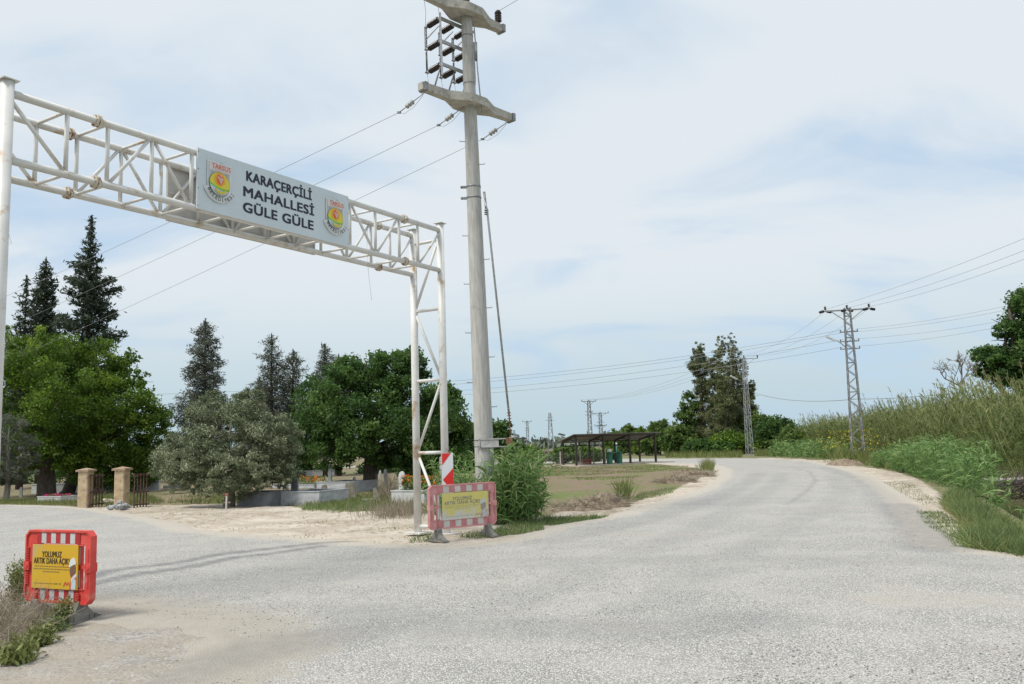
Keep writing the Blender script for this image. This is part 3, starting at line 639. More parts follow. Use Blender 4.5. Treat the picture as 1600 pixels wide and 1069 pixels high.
# ------------------------------------------------------------------ roadworks barriers
def barrier(name, A, B, z0, h, red, red2, whitem, signm, label, sx, faded):
    A = Vector(A); B = Vector(B); d = B-A; w = d.length; rz = math.atan2(d.y, d.x); c = (A+B)/2
    o = thing(name, (c.x, c.y, gz(c.x, c.y)), rz, label, 'barrier', 'plastic roadworks barriers'); X = w/2; zb_ = z0; zt_ = z0+h
    # moulded outline with clipped corners and notched sides
    def outline(ix, iz, ch):
        x, a, b_ = X-ix, zb_+iz, zt_-iz
        return [(-x+ch, a), (x-ch, a), (x, a+ch), (x, (a+b_)/2-.12), (x, (a+b_)/2), (x, (a+b_)/2+.12), (x, b_-ch), (x-ch, b_), (-x+ch, b_), (-x, b_-ch), (-x, (a+b_)/2+.12), (-x, (a+b_)/2), (-x, (a+b_)/2-.12), (-x, a+ch)]
    fr = MB(); sidew = .105; band = h*.185
    out = outline(0, 0, .06); x2, a2, b2 = X-sidew, zb_+band, zt_-band; mid = (a2+b2)/2
    inn = [(-x2+.02, a2), (x2-.02, a2), (x2, a2+.02), (x2, mid-.12), (x2, mid), (x2, mid+.12), (x2, b2-.02), (x2-.02, b2), (-x2+.02, b2), (-x2, b2-.02), (-x2, mid+.12), (-x2, mid), (-x2, mid-.12), (-x2, a2+.02)]
    fr.ring(out, inn, -.022, .022)
    # raised lip round the edge
    lip = outline(.018, .018, .05); out2 = outline(-.004, -.004, .062); fr.ring(out2, lip, -.04, .04)
    iw = x2-.10
    for s in (-1, 1):
        fr.box((s*(iw), 0, mid), (.075, .03, b2-a2)); fr.box((s*(iw+x2)/2, 0, mid), (x2-iw, .032, .035))
        for k in range(9): fr.box((s*(X-.035), -.03, a2+.05+k*.02), (.05, .02, .008)); fr.box((s*(X-.035), -.03, b2-.05-k*.02), (.05, .02, .008))
        fr.box((s*(X-.035), 0, mid), (.09, .10, .10)); fr.tube([(s*(X-.035), -.056, mid), (s*(X-.035), .056, mid)], .028, 10)
        for k in range(6): fr.box((s*(iw+.01), -.032, zb_+.03+k*.017), (.06, .02, .007))
    for zz in (a2+.012, b2-.012): fr.box((0, -.028, zz), (2*x2-.02, .014, .012))
    for zz in (zb_+.022, zt_-.022): fr.box((0, -.028, zz), (2*X-.24, .014, .010))
    fr.build('frame', red, o)
    n = 9; sw = (2*x2-.16)/n
    for (za, zb2) in ((zb_+.020, a2-.006), (b2+.006, zt_-.020)):
        for k in range(n):
            x = -x2+.08+k*sw; MB().box((x+sw/2, -.0265, (za+zb2)/2), (sw-.001, .008, zb2-za)).build('red_stripe' if k % 2 == 0 else 'white_stripe', red2 if k % 2 == 0 else whitem, o)
    for s in (-1, 1):
        for (za, zb2) in ((a2+.03, mid-.03), (mid+.03, b2-.03)): MB().box((s*(iw), -.019, (za+zb2)/2), (.032, .008, zb2-za)).build('reflector_strip', whitem, o)
    for s in (-1, 1):                  # saddle feet
        ft = MB(); xx = s*(X-.2); prof = [(-.29, .0), (-.27, .035), (-.16, .075), (-.08, .15), (-.05, z0+.03), (.05, z0+.03), (.08, .15), (.16, .075), (.27, .035), (.29, 0)]
        M_ = Matrix(((0, 1, 0, xx), (1, 0, 0, 0), (0, 0, 1, 0), (0, 0, 0, 1)))
        ft.prism(prof, -.05, .05, M_)
        for q in (-.17, -.1, .1, .17): ft.box((xx, q, .04), (.125, .018, .07))
        ft.box((xx, 0, .012), (.14, .58, .024)); ft.build('foot', mat('barrier_foot_rubber', (.16, .155, .14), (.27, .26, .235), scale=7, rough=.9, bump=.2), o)
    # advertising board
    a, b_ = sx; sx0, sx1 = -X+a*w, -X+b_*w; sz0, sz1 = a2+.008, b2-.008
    br = MB().box(((sx0+sx1)/2, -.045, (sz0+sz1)/2), (sx1-sx0, .01, sz1-sz0)).build('sign_board', signm, o)
    ww, hh = sx1-sx0, sz1-sz0; X_ = lambda u: sx0+u*ww; Z_ = lambda v: sz0+v*hh
    ink = mat('faded_ink', (.20, .20, .20), (.28, .27, .24), scale=9) if faded else mat('board_ink', (.045, .04, .03), rough=.6)
    ink2 = mat('faded_small_ink', (.34, .32, .2), (.42, .40, .25), scale=9) if faded else mat('board_small_ink', (.22, .17, .06), rough=.6)
    text_obj('YOLUMUZ', X_(.22), X_(.65), Z_(.78), .13*hh, -.0515, ink, br, bold=.10); text_obj('ARTIK DAHA AÇIK!', X_(.04), X_(.82), Z_(.63), .13*hh, -.0515, ink, br, bold=.10)
    pr = MB()
    for zi, (u0, u1) in ((.505, (.06, .82)), (.445, (.04, .80)), (.385, (.24, .60))):      # lines of print too small to read
        u = u0
        while u < u1:
            l = random.uniform(.03, .085); pr.box((X_(u+l/2), -.0515, Z_(zi)), (l*ww, .002, .018*hh)); u += l+.014
    u = .06
    while u < .52:
        l = random.uniform(.02, .06); pr.box((X_(u+l/2), -.0515, Z_(.115)), (l*ww, .002, .014*hh)); u += l+.012
    for u, l in ((.55, .05), (.63, .04)): pr.box((X_(u), -.0515, Z_(.12)), (l*ww, .002, .03*hh))
    pr.build('small_print', ink2, br)
    lg = MB()
    for q in (((.70, .07), (.735, .16), (.755, .16), (.725, .07)), ((.735, .16), (.77, .09), (.785, .11), (.755, .175)), ((.775, .09), (.80, .165), (.82, .16), (.785, .085)), ((.805, .16), (.835, .07), (.85, .07), (.82, .165))):
        lg.prism([(X_(u), Z_(v)) for u, v in q], -.053, -.051)
    lg.build('red_logo', mat('logo_red'+str(faded), (.55, .08, .04) if not faded else (.45, .28, .18)), br)
    D = (lambda c: tuple(.45*x+.55*y for x, y in zip(c, (.42, .43, .40)))) if faded else (lambda c: c)
    wk = lambda pts, nm, c, lay: MB().prism([(X_(u), Z_(v)) for u, v in pts], -.0515-.001*lay, -.051).build(nm, flat(nm+'_print'+str(faded), D(c)), br)
    wk([(.83, .01), (.985, .01), (.99, .27), (.965, .33), (.93, .36), (.885, .33), (.86, .25), (.84, .12)], 'printed_vest', (.55, .16, .06), 1)
    wk([(.875, .01), (.965, .01), (.97, .19), (.95, .25), (.915, .24), (.88, .16)], 'printed_shirt', (.50, .58, .62), 2)
    wk([(.86, .28), (.955, .38), (.965, .50), (.94, .56), (.85, .50), (.84, .42), (.845, .36)], 'printed_face', (.18, .10, .07), 3)
    wk([(.87, .24), (.96, .36), (.985, .33), (.985, .30), (.92, .24), (.88, .15)], 'printed_collar', (.60, .62, .62), 4)
    wk([(.825, .50), (.83, .60), (.86, .68), (.905, .72), (.94, .69), (.965, .62), (.965, .575), (.90, .55), (.86, .515)], 'printed_helmet', (.66, .69, .70), 5)
    return o
RED = mat('barrier_red', (.60, .05, .04), (.70, .10, .08), scale=3, rough=.5, spots=((.50, .25, .19), 6, .56, .2))
RED2 = mat('barrier_stripe_red', (.36, .025, .03), (.46, .04, .04), scale=5, rough=.5)
WST = mat('barrier_stripe_white', (.45, .46, .46), (.56, .57, .56), scale=6, rough=.5)
PNK = mat('barrier_faded_pink', (.55, .22, .22), (.66, .33, .32), scale=4, rough=.7, spots=((.62, .42, .38), 4, .58, .2))
PNK2 = mat('barrier_faded_stripe', (.46, .16, .18), (.56, .25, .26), scale=6, rough=.7)
WSTF = mat('barrier_faded_white', (.50, .49, .45), (.60, .59, .54), scale=6, rough=.7)
def board_mat(name, yel, yel2, pale, thr, soft, grad):
    m = new_mat(name); t = m.node_tree; L = t.links.new; out = N(t, 'ShaderNodeOutputMaterial'); b = N(t, 'ShaderNodeBsdfPrincipled'); L(b.outputs[0], out.inputs[0]); b.inputs['Roughness'].default_value = .45
    tc = N(t, 'ShaderNodeTexCoord'); n = N(t, 'ShaderNodeTexNoise'); n.inputs['Scale'].default_value = 4; n.inputs['Detail'].default_value = 6; n.inputs['Roughness'].default_value = .65; L(tc.outputs['Object'], n.inputs['Vector'])
    sp = N(t, 'ShaderNodeSeparateXYZ'); L(tc.outputs['Generated'], sp.inputs[0])
    a = N(t, 'ShaderNodeMath', operation='MULTIPLY_ADD'); L(sp.outputs[grad[0]], a.inputs[0]); a.inputs[1].default_value = grad[1]; L(n.outputs[0], a.inputs[2])
    mr = N(t, 'ShaderNodeMapRange', interpolation_type='SMOOTHSTEP'); mr.inputs[1].default_value = thr; mr.inputs[2].default_value = thr+soft; L(a.outputs[0], mr.inputs[0])
    r = ramp(t, [(.3, yel), (.7, yel2)]); L(n.outputs[0], r.inputs[0])
    mx = N(t, 'ShaderNodeMix', data_type='RGBA'); L(mr.outputs[0], mx.inputs[0]); L(r.outputs[0], mx.inputs[6]); mx.inputs[7].default_value = (*pale, 1); L(mx.outputs[2], b.inputs['Base Color']); return m
BRD1 = board_mat('bright_yellow_board', (.60, .42, .03), (.68, .36, .02), (.42, .40, .26), .42, .28, (0, -.42))
BRD2 = board_mat('faded_yellow_board', (.60, .54, .13), (.66, .58, .20), (.56, .56, .52), .27, .22, (2, -.55))
barrier('road_barrier', (-5.78, 10.38), (-4.79, 9.92), .20, .81, RED, RED2, WST, BRD1, 'bright red plastic barrier with fresh yellow board beside dry roadside weeds', (.13, .83), False)
barrier('road_barrier', (-1.70, 16.85), (-.45, 17.85), .23, .84, PNK, PNK2, WSTF, BRD2, 'sun faded pink plastic barrier with washed out yellow board before the gate leg', (.175, .86), True)
# red and white hazard marker on the gate leg
hm_c = At(699.5, 735, 18.15)
hm = thing('hazard_marker', (hm_c.x, hm_c.y, .82), R(4), 'narrow red and white chevron plate fixed to the right gate leg', 'sign')
MB().box((0, .006, .44), (.235, .006, .88)).build('plate', flat('marker_white', (.70, .72, .74)), hm)
mk = flat('marker_red', (.66, .03, .025))
MB().prism([(-.115, .875), (.075, .875), (-.112, .625)], 0, .002).build('red_field', mk, hm)
MB().prism([(.116, .57), (-.105, .33), (.116, .05)], 0, .002).build('red_field', mk, hm)
MB().bar((0, .03, .1), (0, .03, .85), .03).build('bracket', GALD, hm)

# ------------------------------------------------------------------ concrete pole with switchgear
PX, PY = -.745, 21.4
pole = thing('utility_pole', (PX, PY, 0), 0, 'tall tapering concrete power pole with two cross arms beside the gate', 'utility pole')
def pax(z): return Vector((-.0137*z, 0, z))
def prr(z): return .25-.0082*z
zs = [-.2, .5, 1.5, 3, 5, 7, 9, 11, 12.2, 13.33]
MB().tube([pax(z) for z in zs], [prr(z) for z in zs], 28).build('shaft', CONC, pole)
A = Vector((.697, .717, 0)); Q = Vector((-.717, .697, 0)); U = Vector((0, 0, 1))
def arm(z, la, lb, h=.22):
    c = pax(z); mb = MB()
    sec = [(-la, .09), (-.78, .10), (-.26, .36), (.26, .36), (.78, .10), (lb, .09)]
    vs = []
    for s, w in sec:
        hh = h/2*(1 if abs(s) < .8 else .82)
        for q, zz in ((-w, -hh), (w, -hh), (w, hh), (-w, hh)): vs.append(c+A*s+Q*q+U*zz)
    fs = [(0, 3, 2, 1), (20, 21, 22, 23)]
    for i in range(5):
        for k in range(4): fs.append((4*i+k, 4*i+(k+1) % 4, 4*i+4+(k+1) % 4, 4*i+4+k))
    mb.add(vs, fs); o = mb.build('cross_arm', CONC2, pole)
    for s in (-la+.1, .34, lb-.04):
        st = MB(); st.box(c+A*s+U*.0, (.10, .26, h*.95), Matrix.Rotation(math.atan2(A.y, A.x), 3, 'Z'))
        st.build('steel_plate', GALD, o)
arm(10.62, 1.66, 1.55); arm(13.08, 1.7, 1.32)
def ring(z, w=.03):
    c = pax(z); r = prr(z)+.008
    return MB().tube([c-U*w/2, c+U*w/2], r, 28)
for z in (12.45, 11.15): ring(z).build('steel_band', GALD, pole)
for z in (8.40, 8.11):
    b = ring(z, .05); c = pax(z)+Vector((-prr(z), 0, 0)); b.box(c+Vector((-.07, -.03, 0)), (.16, .015, .05)); b.box(c+Vector((-.07, .03, 0)), (.16, .015, .05)); b.tube([c+Vector((-.12, -.08, 0)), c+Vector((-.12, .08, 0))], .012, 6); b.build('clamp', GALD, pole)
# climbing pegs
for i in range(12):
    z = 9.6-i*.62; s = -1 if i % 2 == 0 else 1
    if 7.7 < z < 8.8: continue
    c = pax(z)+Vector((s*prr(z), -.03, 0)); MB().tube([c, c+Vector((s*.13, -.01, 0)), c+Vector((s*.135, -.01, .03))], .009, 6).build('climbing_peg', GALD, pole)
# pin insulators on the upper arm
def pin(p):
    m = MB(); p = Vector(p); m.sheds(p+U*.05, p+U*.33, .055, .10, 4); m.tube([p+U*.30, p+U*.38], [.10, .06], 12); i = m.build('pin_insulator', BLACKP, pole); MB().tube([p-U*.1, p+U*.06], .014, 6).build('pin', GALD, i); return p+U*.36
tp = [pin(pax(13.08)+A*s+U*(.12 if s else .22)) for s in (-1.55, 0, 1.18)]
# switch frame: three phases of ribbed insulators
def on(z, s, q): return pax(z)+A*s+Q*q
for zz in (12.80, 12.18, 11.56):
    f = MB(); f.bar(on(zz, -.72, .24), on(zz, .45, .24), .05, .08); f.build('switch_beam', GAL, pole)
MB().bar(on(12.92, -.74, .21), on(11.25, -.74, .21), .05, .05).build('switch_upright', GAL, pole); MB().bar(on(12.5, .42, .21), on(11.4, .42, .21), .04, .04).build('switch_upright', GAL, pole)
for s in (-.70, -.22, .25):
    tips = []
    for zz in (12.80, 12.18, 11.56):
        a = on(zz, s, .27); b = on(zz-.03, s, .84); m = MB(); m.sheds(a+(b-a)*.08, a+(b-a)*.80, .040, .082, 9); i = m.build('switch_insulator', BLACKP, pole)
        MB().tube([a, a+(b-a)*.10], .04, 10).build('end_cap', GAL, i); MB().tube([a+(b-a)*.78, b], .042, 10).build('end_cap', GAL, i); tips.append(b)
    c = MB(); c.bar(tips[0]+A*.02+U*.02, tips[1]+A*.02-U*.02, .02, .03); c.bar(tips[0]-A*.03+U*.02, tips[1]-A*.03-U*.02, .015, .03)
    for k in range(5): q = tips[0].lerp(tips[1], .15+.17*k); c.bar(q-A*.03, q+A*.03, .012, .015)
    c.build('contact_blade', GALD, pole)
    c = MB(); c.tube([tips[1]-U*.06, tips[2]+U*.03], .024, 8); c.bar(tips[1]-A*.05, tips[1]+A*.05, .05, .02); c.bar(tips[2]-A*.05, tips[2]+A*.05, .05, .03); c.build('fuse_tube', mat('fuse_tube', (.06, .06, .065), rough=.4), pole)
    c = MB(); a = on(12.62, s, .30); b = tips[0].lerp(tips[1], .55); c.tube([a, b], .012, 6)
    for k in range(9):
        q = a.lerp(b, .15+.09*k); c.tube([q, q+U*.06], .005, 4)
    c.build('arcing_horn', GALD, pole)
    MB().tube([on(11.5, s, .32), on(11.3, s-.02, .4), on(10.95, s, .62)], .024, 6).build('support_stay', GALD, pole)
    MB().tube([tips[2]-U*.02, tips[2]-U*.25+A*.05, tips[2]-U*.45], .005, 5).build('jumper_wire', GALD, pole)
for s, zt2 in ((-.70, 14.3), (-.22, 13.6)):
    t0 = on(12.80, s, .84); MB().tube([t0, t0+U*.4+A*.02, t0+U*.9-A*.05, Vector((t0.x-.1, t0.y-.2, zt2))], .006, 5).build('jumper_wire', GALD, pole)
# strain insulators and bare wires going left
WIRE = mat('bare_wire', (.26, .27, .28), (.34, .345, .35), rough=.5, metal=.3)
PORC = mat('grey_porcelain', (.30, .30, .28), (.40, .395, .37), rough=.35, scale=8)
O = Vector((PX, PY, 0)); wl = []
wdir = Vector((-.745, .667, -.045)).normalized()
for s in (-1.5, -.18, 1.42):
    a = O+pax(10.5)+A*s+Q*.05; e = a+wdir*.95-U*.18; g = (e-a)
    m = MB(); m.sheds((a+g*.42)-O, (a+g*.72)-O, .03, .068, 3, 12); i = m.build('strain_insulator', PORC, pole)
    MB().tube([a-O, (a+g*.42)-O], .012, 6).build('link', GALD, i); MB().tube([(a+g*.72)-O, e-O], .014, 6).box(e-O, (.10, .04, .05)).build('wire_clamp', GALD, i)
    MB().tube([e-O, e-O-U*.10-wdir*.2, e-O-U*.05-wdir*.55, a-O-U*.05+Q*.05, a-O+U*.0-A*.1], .005, 5).build('jumper_wire', GALD, pole); wl.append(e)
# operating rod and its bracket
MB().tube([Vector((.155, -.25, 7.98)), Vector((.22, -.25, 7.75)), Vector((.62, -.3, 2.55))], [.02, .026, .026], 8).build('operating_rod', GAL, pole)
rc = MB(); 
for k in range(4): rc.tube([Vector((.612+.004*k, -.3, 2.62-.07*k)), Vector((.613+.004*k, -.3, 2.60-.07*k))], .05, 8)
rc.tube([Vector((.62, -.3, 2.6)), Vector((.635, -.3, 2.05))], .018, 6); rc.build('rod_coupling', mat('rusty_steel', (.14, .07, .04), (.27, .15, .09), scale=14, rough=.9), pole)
rc = MB(); rc.tube([Vector((.16, -.2, 8.2)), Vector((.2, -.25, 7.75))], .03, 8)
for k in range(3): rc.tube([Vector((.205, -.25, 7.72-.05*k)), Vector((.206, -.25, 7.70-.05*k))], .055, 8)
rc.build('rod_head', GALD, pole)
MB().tube([Vector((.02, -.17, 12.6)), Vector((.08, -.17, 11.4)), Vector((.16, -.18, 10.3))], .016, 6).tube([Vector((.05, -.17, 12.2)), Vector((.05, -.17, 11.7))], .035, 8).build('switch_linkage', GALD, pole)
br = MB(); br.box((.28, -.27, 1.99), (.80, .02, .03)); br.box((.28, -.27, 1.80), (.72, .02, .025)); br.box((.12, -.262, 1.895), (.45, .008, .19)); br.box((.60, -.27, 1.9), (.05, .03, .2)); br.box((-.12, -.24, 1.9), (.02, .08, .22))
for xx in (-.2, .0): br.box((xx-.02, -.255, 1.93), (.12, .02, .012)); br.box((xx-.02, -.255, 1.86), (.12, .02, .012))
br.build('handle_bracket', mat('bracket_steel', (.34, .335, .33), (.45, .44, .43), scale=8, rough=.6, spots=((.22, .12, .08), 7, .58, .1)), pole)
hb = MB(); hb.box((.60, -.30, 1.93), (.16, .05, .16)); hb.build('lock_box', MATS['rusty_steel'], pole); MB().tube([(.6, -.3, 2.0), (.78, -.3, 2.02), (.84, -.28, 1.98)], [.02, .03, .02], 8).build('handle', GALD, pole)
ring(1.98, .03).build('steel_band', GALD, pole); ring(1.82, .02).build('steel_band', GALD, pole)

def wire(a, b, sag, r, label, group, name='overhead_wire', n=16, cat='wire'):
    a = Vector(a); b = Vector(b); pts = [a.lerp(b, i/n)-U*sag*4*(i/n)*(1-i/n) for i in range(n+1)]
    mb = MB(); c = (a+b)/2; mb.tube([p-c for p in pts], r, 5, caps=False); o = mb.build(name, WIRE, label=label, cat=cat, group=group); o.location = c; return o
ends = [At(-60, 478, 44), At(-60, 528, 46), At(-60, 583, 48)]
for w, e, nm in zip(wl, ends, ('upper', 'middle', 'lower')):
    far = w+(e-w)*2.0; wire(w, far, .5, .0065, f'{nm} of the three wires running from the concrete pole down behind the gate', 'wires leaving the concrete pole to the left')
wire(O+tp[2], O+tp[2]+Vector((16, -15.5, 1.6)), .15, .007, 'single wire leaving the top right insulator of the concrete pole', 'overhead wires')

# ------------------------------------------------------------------ lattice towers
def lattice(name, base, H, w0, w1, rz, label, arms, lv=(), thick=.045, group='steel lattice power pylons', lamp=None, gm=GAL, n=None):
    o = thing(name, base, rz, label, 'pylon', group); hw = lambda z: (w0+(w1-w0)*z/H)/2
    m = MB()
    for sx in (-1, 1):
        for sy in (-1, 1): m.bar((sx*hw(0), sy*hw(0), -.3), (sx*hw(H), sy*hw(H), H), thick)
    m.build('legs', gm, o); m = MB(); z = .1; k = 0
    while z < H-.1:
        st = max(.32, hw(z)*2*.85); z2 = min(z+st, H)
        for f in range(4):
            s = 1 if (k+f) % 2 else -1; a, b = hw(z), hw(z2)
            P = {0: ((s*a, -a, z), (-s*b, -b, z2)), 1: ((a, s*a, z), (b, -s*b, z2)), 2: ((s*a, a, z), (-s*b, b, z2)), 3: ((-a, s*a, z), (-b, -s*b, z2))}[f]
            m.bar(P[0], P[1], thick*.75)
            if k % 4 == 3: 
                Pp = {0: ((-a, -a, z), (a, -a, z)), 1: ((a, -a, z), (a, a, z)), 2: ((a, a, z), (-a, a, z)), 3: ((-a, a, z), (-a, -a, z))}[f]; m.bar(Pp[0], Pp[1], thick*.7)
        z = z2; k += 1
    m.build('bracing', gm, o); top = []
    for (z, L_, kind) in arms:
        a = MB(); a.bar((-L_, 0, z), (L_, 0, z), thick*1.6); a.bar((-L_, .12, z), (L_, .12, z), thick)
        for s in (-1, 1): a.bar((s*L_*.75, 0, z), (s*hw(z-.7), 0, z-.75), thick*.9)
        ao = a.build('crossarm', gm, o)
        for x in (-L_+.05, 0, L_-.05):
            i = MB(); r = .095
            if 'pin' in kind: i.sheds((x, 0, z+.08), (x, 0, z+.38), .05, r, 3, 8)
            if 'strain' in kind:
                for s in (-1, 1): i.sheds((x+s*.12, s*.12, z+.0), (x+s*.46, s*.44, z-.03 if s > 0 else z-.12), .06, .11, 3, 8)
            i.build('insulator', BLACKP, o); top.append(Vector((x, 0, z+.35)))
    for z, L_ in lv:
        a = MB(); a.bar((-L_, -.1, z), (L_, -.1, z), thick*1.1); a.bar((-L_, .12, z), (L_, .12, z), thick*.8); ao = a.build('low_voltage_arm', gm, o)
        for x in (-L_+.04, -L_*.45, L_*.45, L_-.04): MB().tube([(x, -.1, z), (x, -.1, z+.08), (x, -.1, z+.17)], [.02, .035, .025], 6).build('small_insulator', BLACKP, ao)
    if lamp:
        z, L_ = lamp; b = MB(); b.tube([(-hw(z), 0, z-.3), (-L_*.6, 0, z+.15), (-L_*.8, 0, z+.3)], .03, 6); bo = b.build('lamp_arm', gm, o)
        b = MB(); b.box((-L_*1.05, 0, z+.42), (.75, .22, .13), Matrix.Rotation(R(28), 3, 'Y')); b.build('lamp_head', mat('lamp_white', (.5, .5, .5), (.6, .6, .6)), bo)
    M_ = Matrix.Translation(base) @ Matrix.Rotation(rz, 4, 'Z'); return o, [M_ @ p for p in top], M_
T1b = G(1342, 720); T1b.z = gz(T1b.x, T1b.y)
t1, top1, M1 = lattice('lattice_pylon', T1b, 10.75, .85, .40, R(-14), 'nearest steel lattice pylon with a lamp head, standing before the tall reeds',
   [(10.6, 1.55, 'pin strain')], [(9.0-.0, .62), (8.3, .66), (7.75, .68)], lamp=(8.15, 1.2), thick=.062, gm=GALD)
T2b = G(1172, 712.5, .0)
t2, top2, M2 = lattice('lattice_pylon', T2b, 10.4, .62, .30, R(10), 'steel lattice pylon with curved lamp arm in front of the eucalyptus clump', [(10.3, 1.6, 'pin')], [(7.6, .6), (7.1, .6)], lamp=(7.9, 1.25), thick=.042)
def far_tower(px, ytop, dist, label, arms=1, w=.9, th=.08, hb=None):
    b = At(px, 700, dist); tp_ = At(px, ytop, dist); b.z = 0; H = tp_.z
    al = [(H-.15, 1.5, 'pin')] if arms == 1 else ([(H-.1, 2.0, 'pin'), (H-3.0, 1.4, 'pin')] if arms == 2 else [])
    return lattice('lattice_pylon', b, H, w, .5, R(8), label, al, [(H-2.2, .8), (H-2.9, .8)] if arms != 0 else [(H-1.2, .7), (H-2.0, 1.2)], thick=th, gm=GALD)
f1 = far_tower(923, 626, 175, 'taller far lattice pylon standing behind the metal shed')
f2 = far_tower(940, 645, 200, 'shorter far lattice pylon with two cross arms right behind the metal shed', 2)
f3 = far_tower(825, 658, 270, 'small distant lattice pylon with three top insulators left of the shed')
f4 = far_tower(861, 645, 230, 'slender bare distant lattice mast between the shed and the round citrus bushes', 0, w=1.5)
f5 = far_tower(804, 672, 300, 'faint distant lattice mast just right of the concrete pole', 0, w=1.0)
# wires between them
for p, e, nm in zip(top1, (At(1650, 352, 40), At(1650, 372, 39), At(1650, 386, 38)), ('upper', 'middle', 'lower')):
    wire(p-U*.2, e, .25, .009, f'{nm} of the three high wires rising right from the nearest pylon', 'high wires right of the nearest pylon')
for i, nm in enumerate(('left', 'middle', 'right')):
    wire(top1[i]-U*.35, top2[i], .9, .009, f'{nm} of the three high wires between the two roadside pylons', 'high wires between the roadside pylons')
    wire(top2[i], f1[1][i], 1.2, .014, f'{nm} faint wire from the eucalyptus pylon to the far pylon', 'faint wires behind the shed')
for i, z in enumerate((9.15, 8.95, 8.45, 7.9)):
    p = M1 @ Vector((.45, -.1, z)); q = M1 @ Vector((-.45, -.1, z)); nm = ('first', 'second', 'third', 'fourth')[i]
    wire(p, At(1680, (452, 459, 477, 484)[i], 58), .35, .009, f'{nm} from the top of four low wires running right from the nearest pylon', 'low voltage wires right of the nearest pylon')
    wire(q, At(457, (606, 612, 622, 627)[i], 66), .9, .012, f'{nm} from the top of four low wires crossing left to the wooden pole', 'low voltage wires crossing the sky')
wire(M1 @ Vector((0, -.2, 4.1)), At(1176, 613, 100), .5, .024, 'thick dark cable between the two roadside pylons', 'telephone cable')
wire(M1 @ Vector((0, -.2, 4.1)), At(1620, 592, 60), .35, .02, 'thick dark cable running from the nearest pylon into the reeds', 'telephone cable')
for i, (a, b) in enumerate((((-40, 614), (452, 607)), ((-40, 635), (452, 622)))):
    wire(At(a[0], a[1], 64), At(b[0], b[1], 66), .3, .012, ('upper' if i == 0 else 'lower')+' thin wire between the wooden pole and the left edge', 'wires left of the wooden pole')
# double wooden pole in the cemetery
wp = G(458, 742.5); wpo = thing('wooden_pole', wp, 0, 'weathered twin wooden pole rising between the olive and the dark tree', 'utility pole')
WOOD = mat('weathered_wood', (.22, .17, .13), (.36, .30, .24), scale=6, rough=.9, stretch=(5, 5, .5))
hp = At(457, 604, wp.y).z
MB().tube([(-.12, 0, -.3), (-.1, 0, hp)], [.13, .10], 8).tube([(.14, 0, -.3), (.02, 0, hp-.6)], [.11, .09], 8).build('post', WOOD, wpo)
MB().bar((-.9, -.12, hp-.25), (.9, -.12, hp-.25), .09).bar((-.9, -.12, hp-.75), (.9, -.12, hp-.75), .09).build('crossarm', WOOD, wpo)

# ------------------------------------------------------------------ open metal shed
BRN = mat('dark_brown_steel', (.035, .028, .026), (.06, .05, .045), scale=5, rough=.6)
P0 = G(901, 729.5); P1 = G(1025, 723.5); dv = (P1-P0); dv.z = 0; Ls = dv.length; srz = math.atan2(dv.y, dv.x)
shed = thing('open_shed', P0, srz, 'open sided dark steel shed with low pitched corrugated roof past the bare field', 'shed')
Ms = Matrix.Translation(P0) @ Matrix.Rotation(srz, 4, 'Z'); Mi = Ms.inverted()
_q = Mi @ At(880.5, 727.5, P0.y+3.5); dep, sk = _q.y, _q.x
HF, HB = At(901, 681.5, P0.y).z, At(880.5, 691, P0.y+3.5).z
for i in range(4):
    x = Ls*i/3; MB().box((x, 0, HF/2-.1), (.14, .14, HF+.2)).build('post', BRN, shed); MB().box((x+sk, dep, HB/2-.1), (.13, .13, HB+.2)).build('post', BRN, shed)
    MB().bar((x, 0, HF), (x+sk, dep, HB), .09, .12).bar((x, 0, HF-.45), (x+sk*.5, dep*.5, (HF+HB)/2-.02), .06).build('rafter', BRN, shed)
MB().bar((0, 0, HF-.02), (Ls, 0, HF-.02), .09).bar((sk, dep, HB-.02), (Ls+sk, dep, HB-.02), .09).bar((sk, dep, HB-.35), (Ls+sk, dep, HB-.35), .06).build('beam', BRN, shed)
nc = 90; rv = []; rf = []
for i in range(nc*2+1):
    x = -.35+(Ls+.9)*i/(nc*2); zz = .07+(.035 if i % 2 else 0)
    for t, (yy, hz_) in enumerate(((-.35, HF+.05), (dep+.35, HB-.03))): rv.append((x+sk*(yy/dep), yy, hz_+zz)); rv.append((x+sk*(yy/dep), yy, hz_+zz+.012))
for i in range(nc*2):
    a = i*4; rf += [(a, a+2, a+6, a+4), (a+1, a+5, a+7, a+3), (a, a+4, a+5, a+1), (a+2, a+3, a+7, a+6)]
MB().add(rv, rf).build('roof', mat('roof_sheet', (.16, .145, .13), (.24, .22, .20), scale=3, rough=.6), shed)
MB().box((Ls/2+sk/2, dep/2, .04), (Ls+1.6, dep+1.6, .10)).build('floor_slab', mat('slab_concrete', (.36, .31, .25), (.46, .41, .34), scale=1.5, rough=.9), shed)
GRN = mat('green_metal', (.02, .12, .075), (.035, .17, .11), scale=5, rough=.5)
gb = G(953, 727); gst = thing('green_table', (gb.x, gb.y, .09), srz, 'green metal table on two panel legs inside the open shed', 'table')
MB().box((0, 0, .45), (.22, .5, .9)).box((0, 0, .93), (.42, .6, .06)).build('leg', GRN, gst); MB().box((1.02, 0, .45), (.20, .5, .9)).box((1.02, 0, .93), (.42, .6, .06)).build('leg', GRN, gst); MB().box((.5, 0, .93), (1.0, .12, .1)).build('rail', GRN, gst)
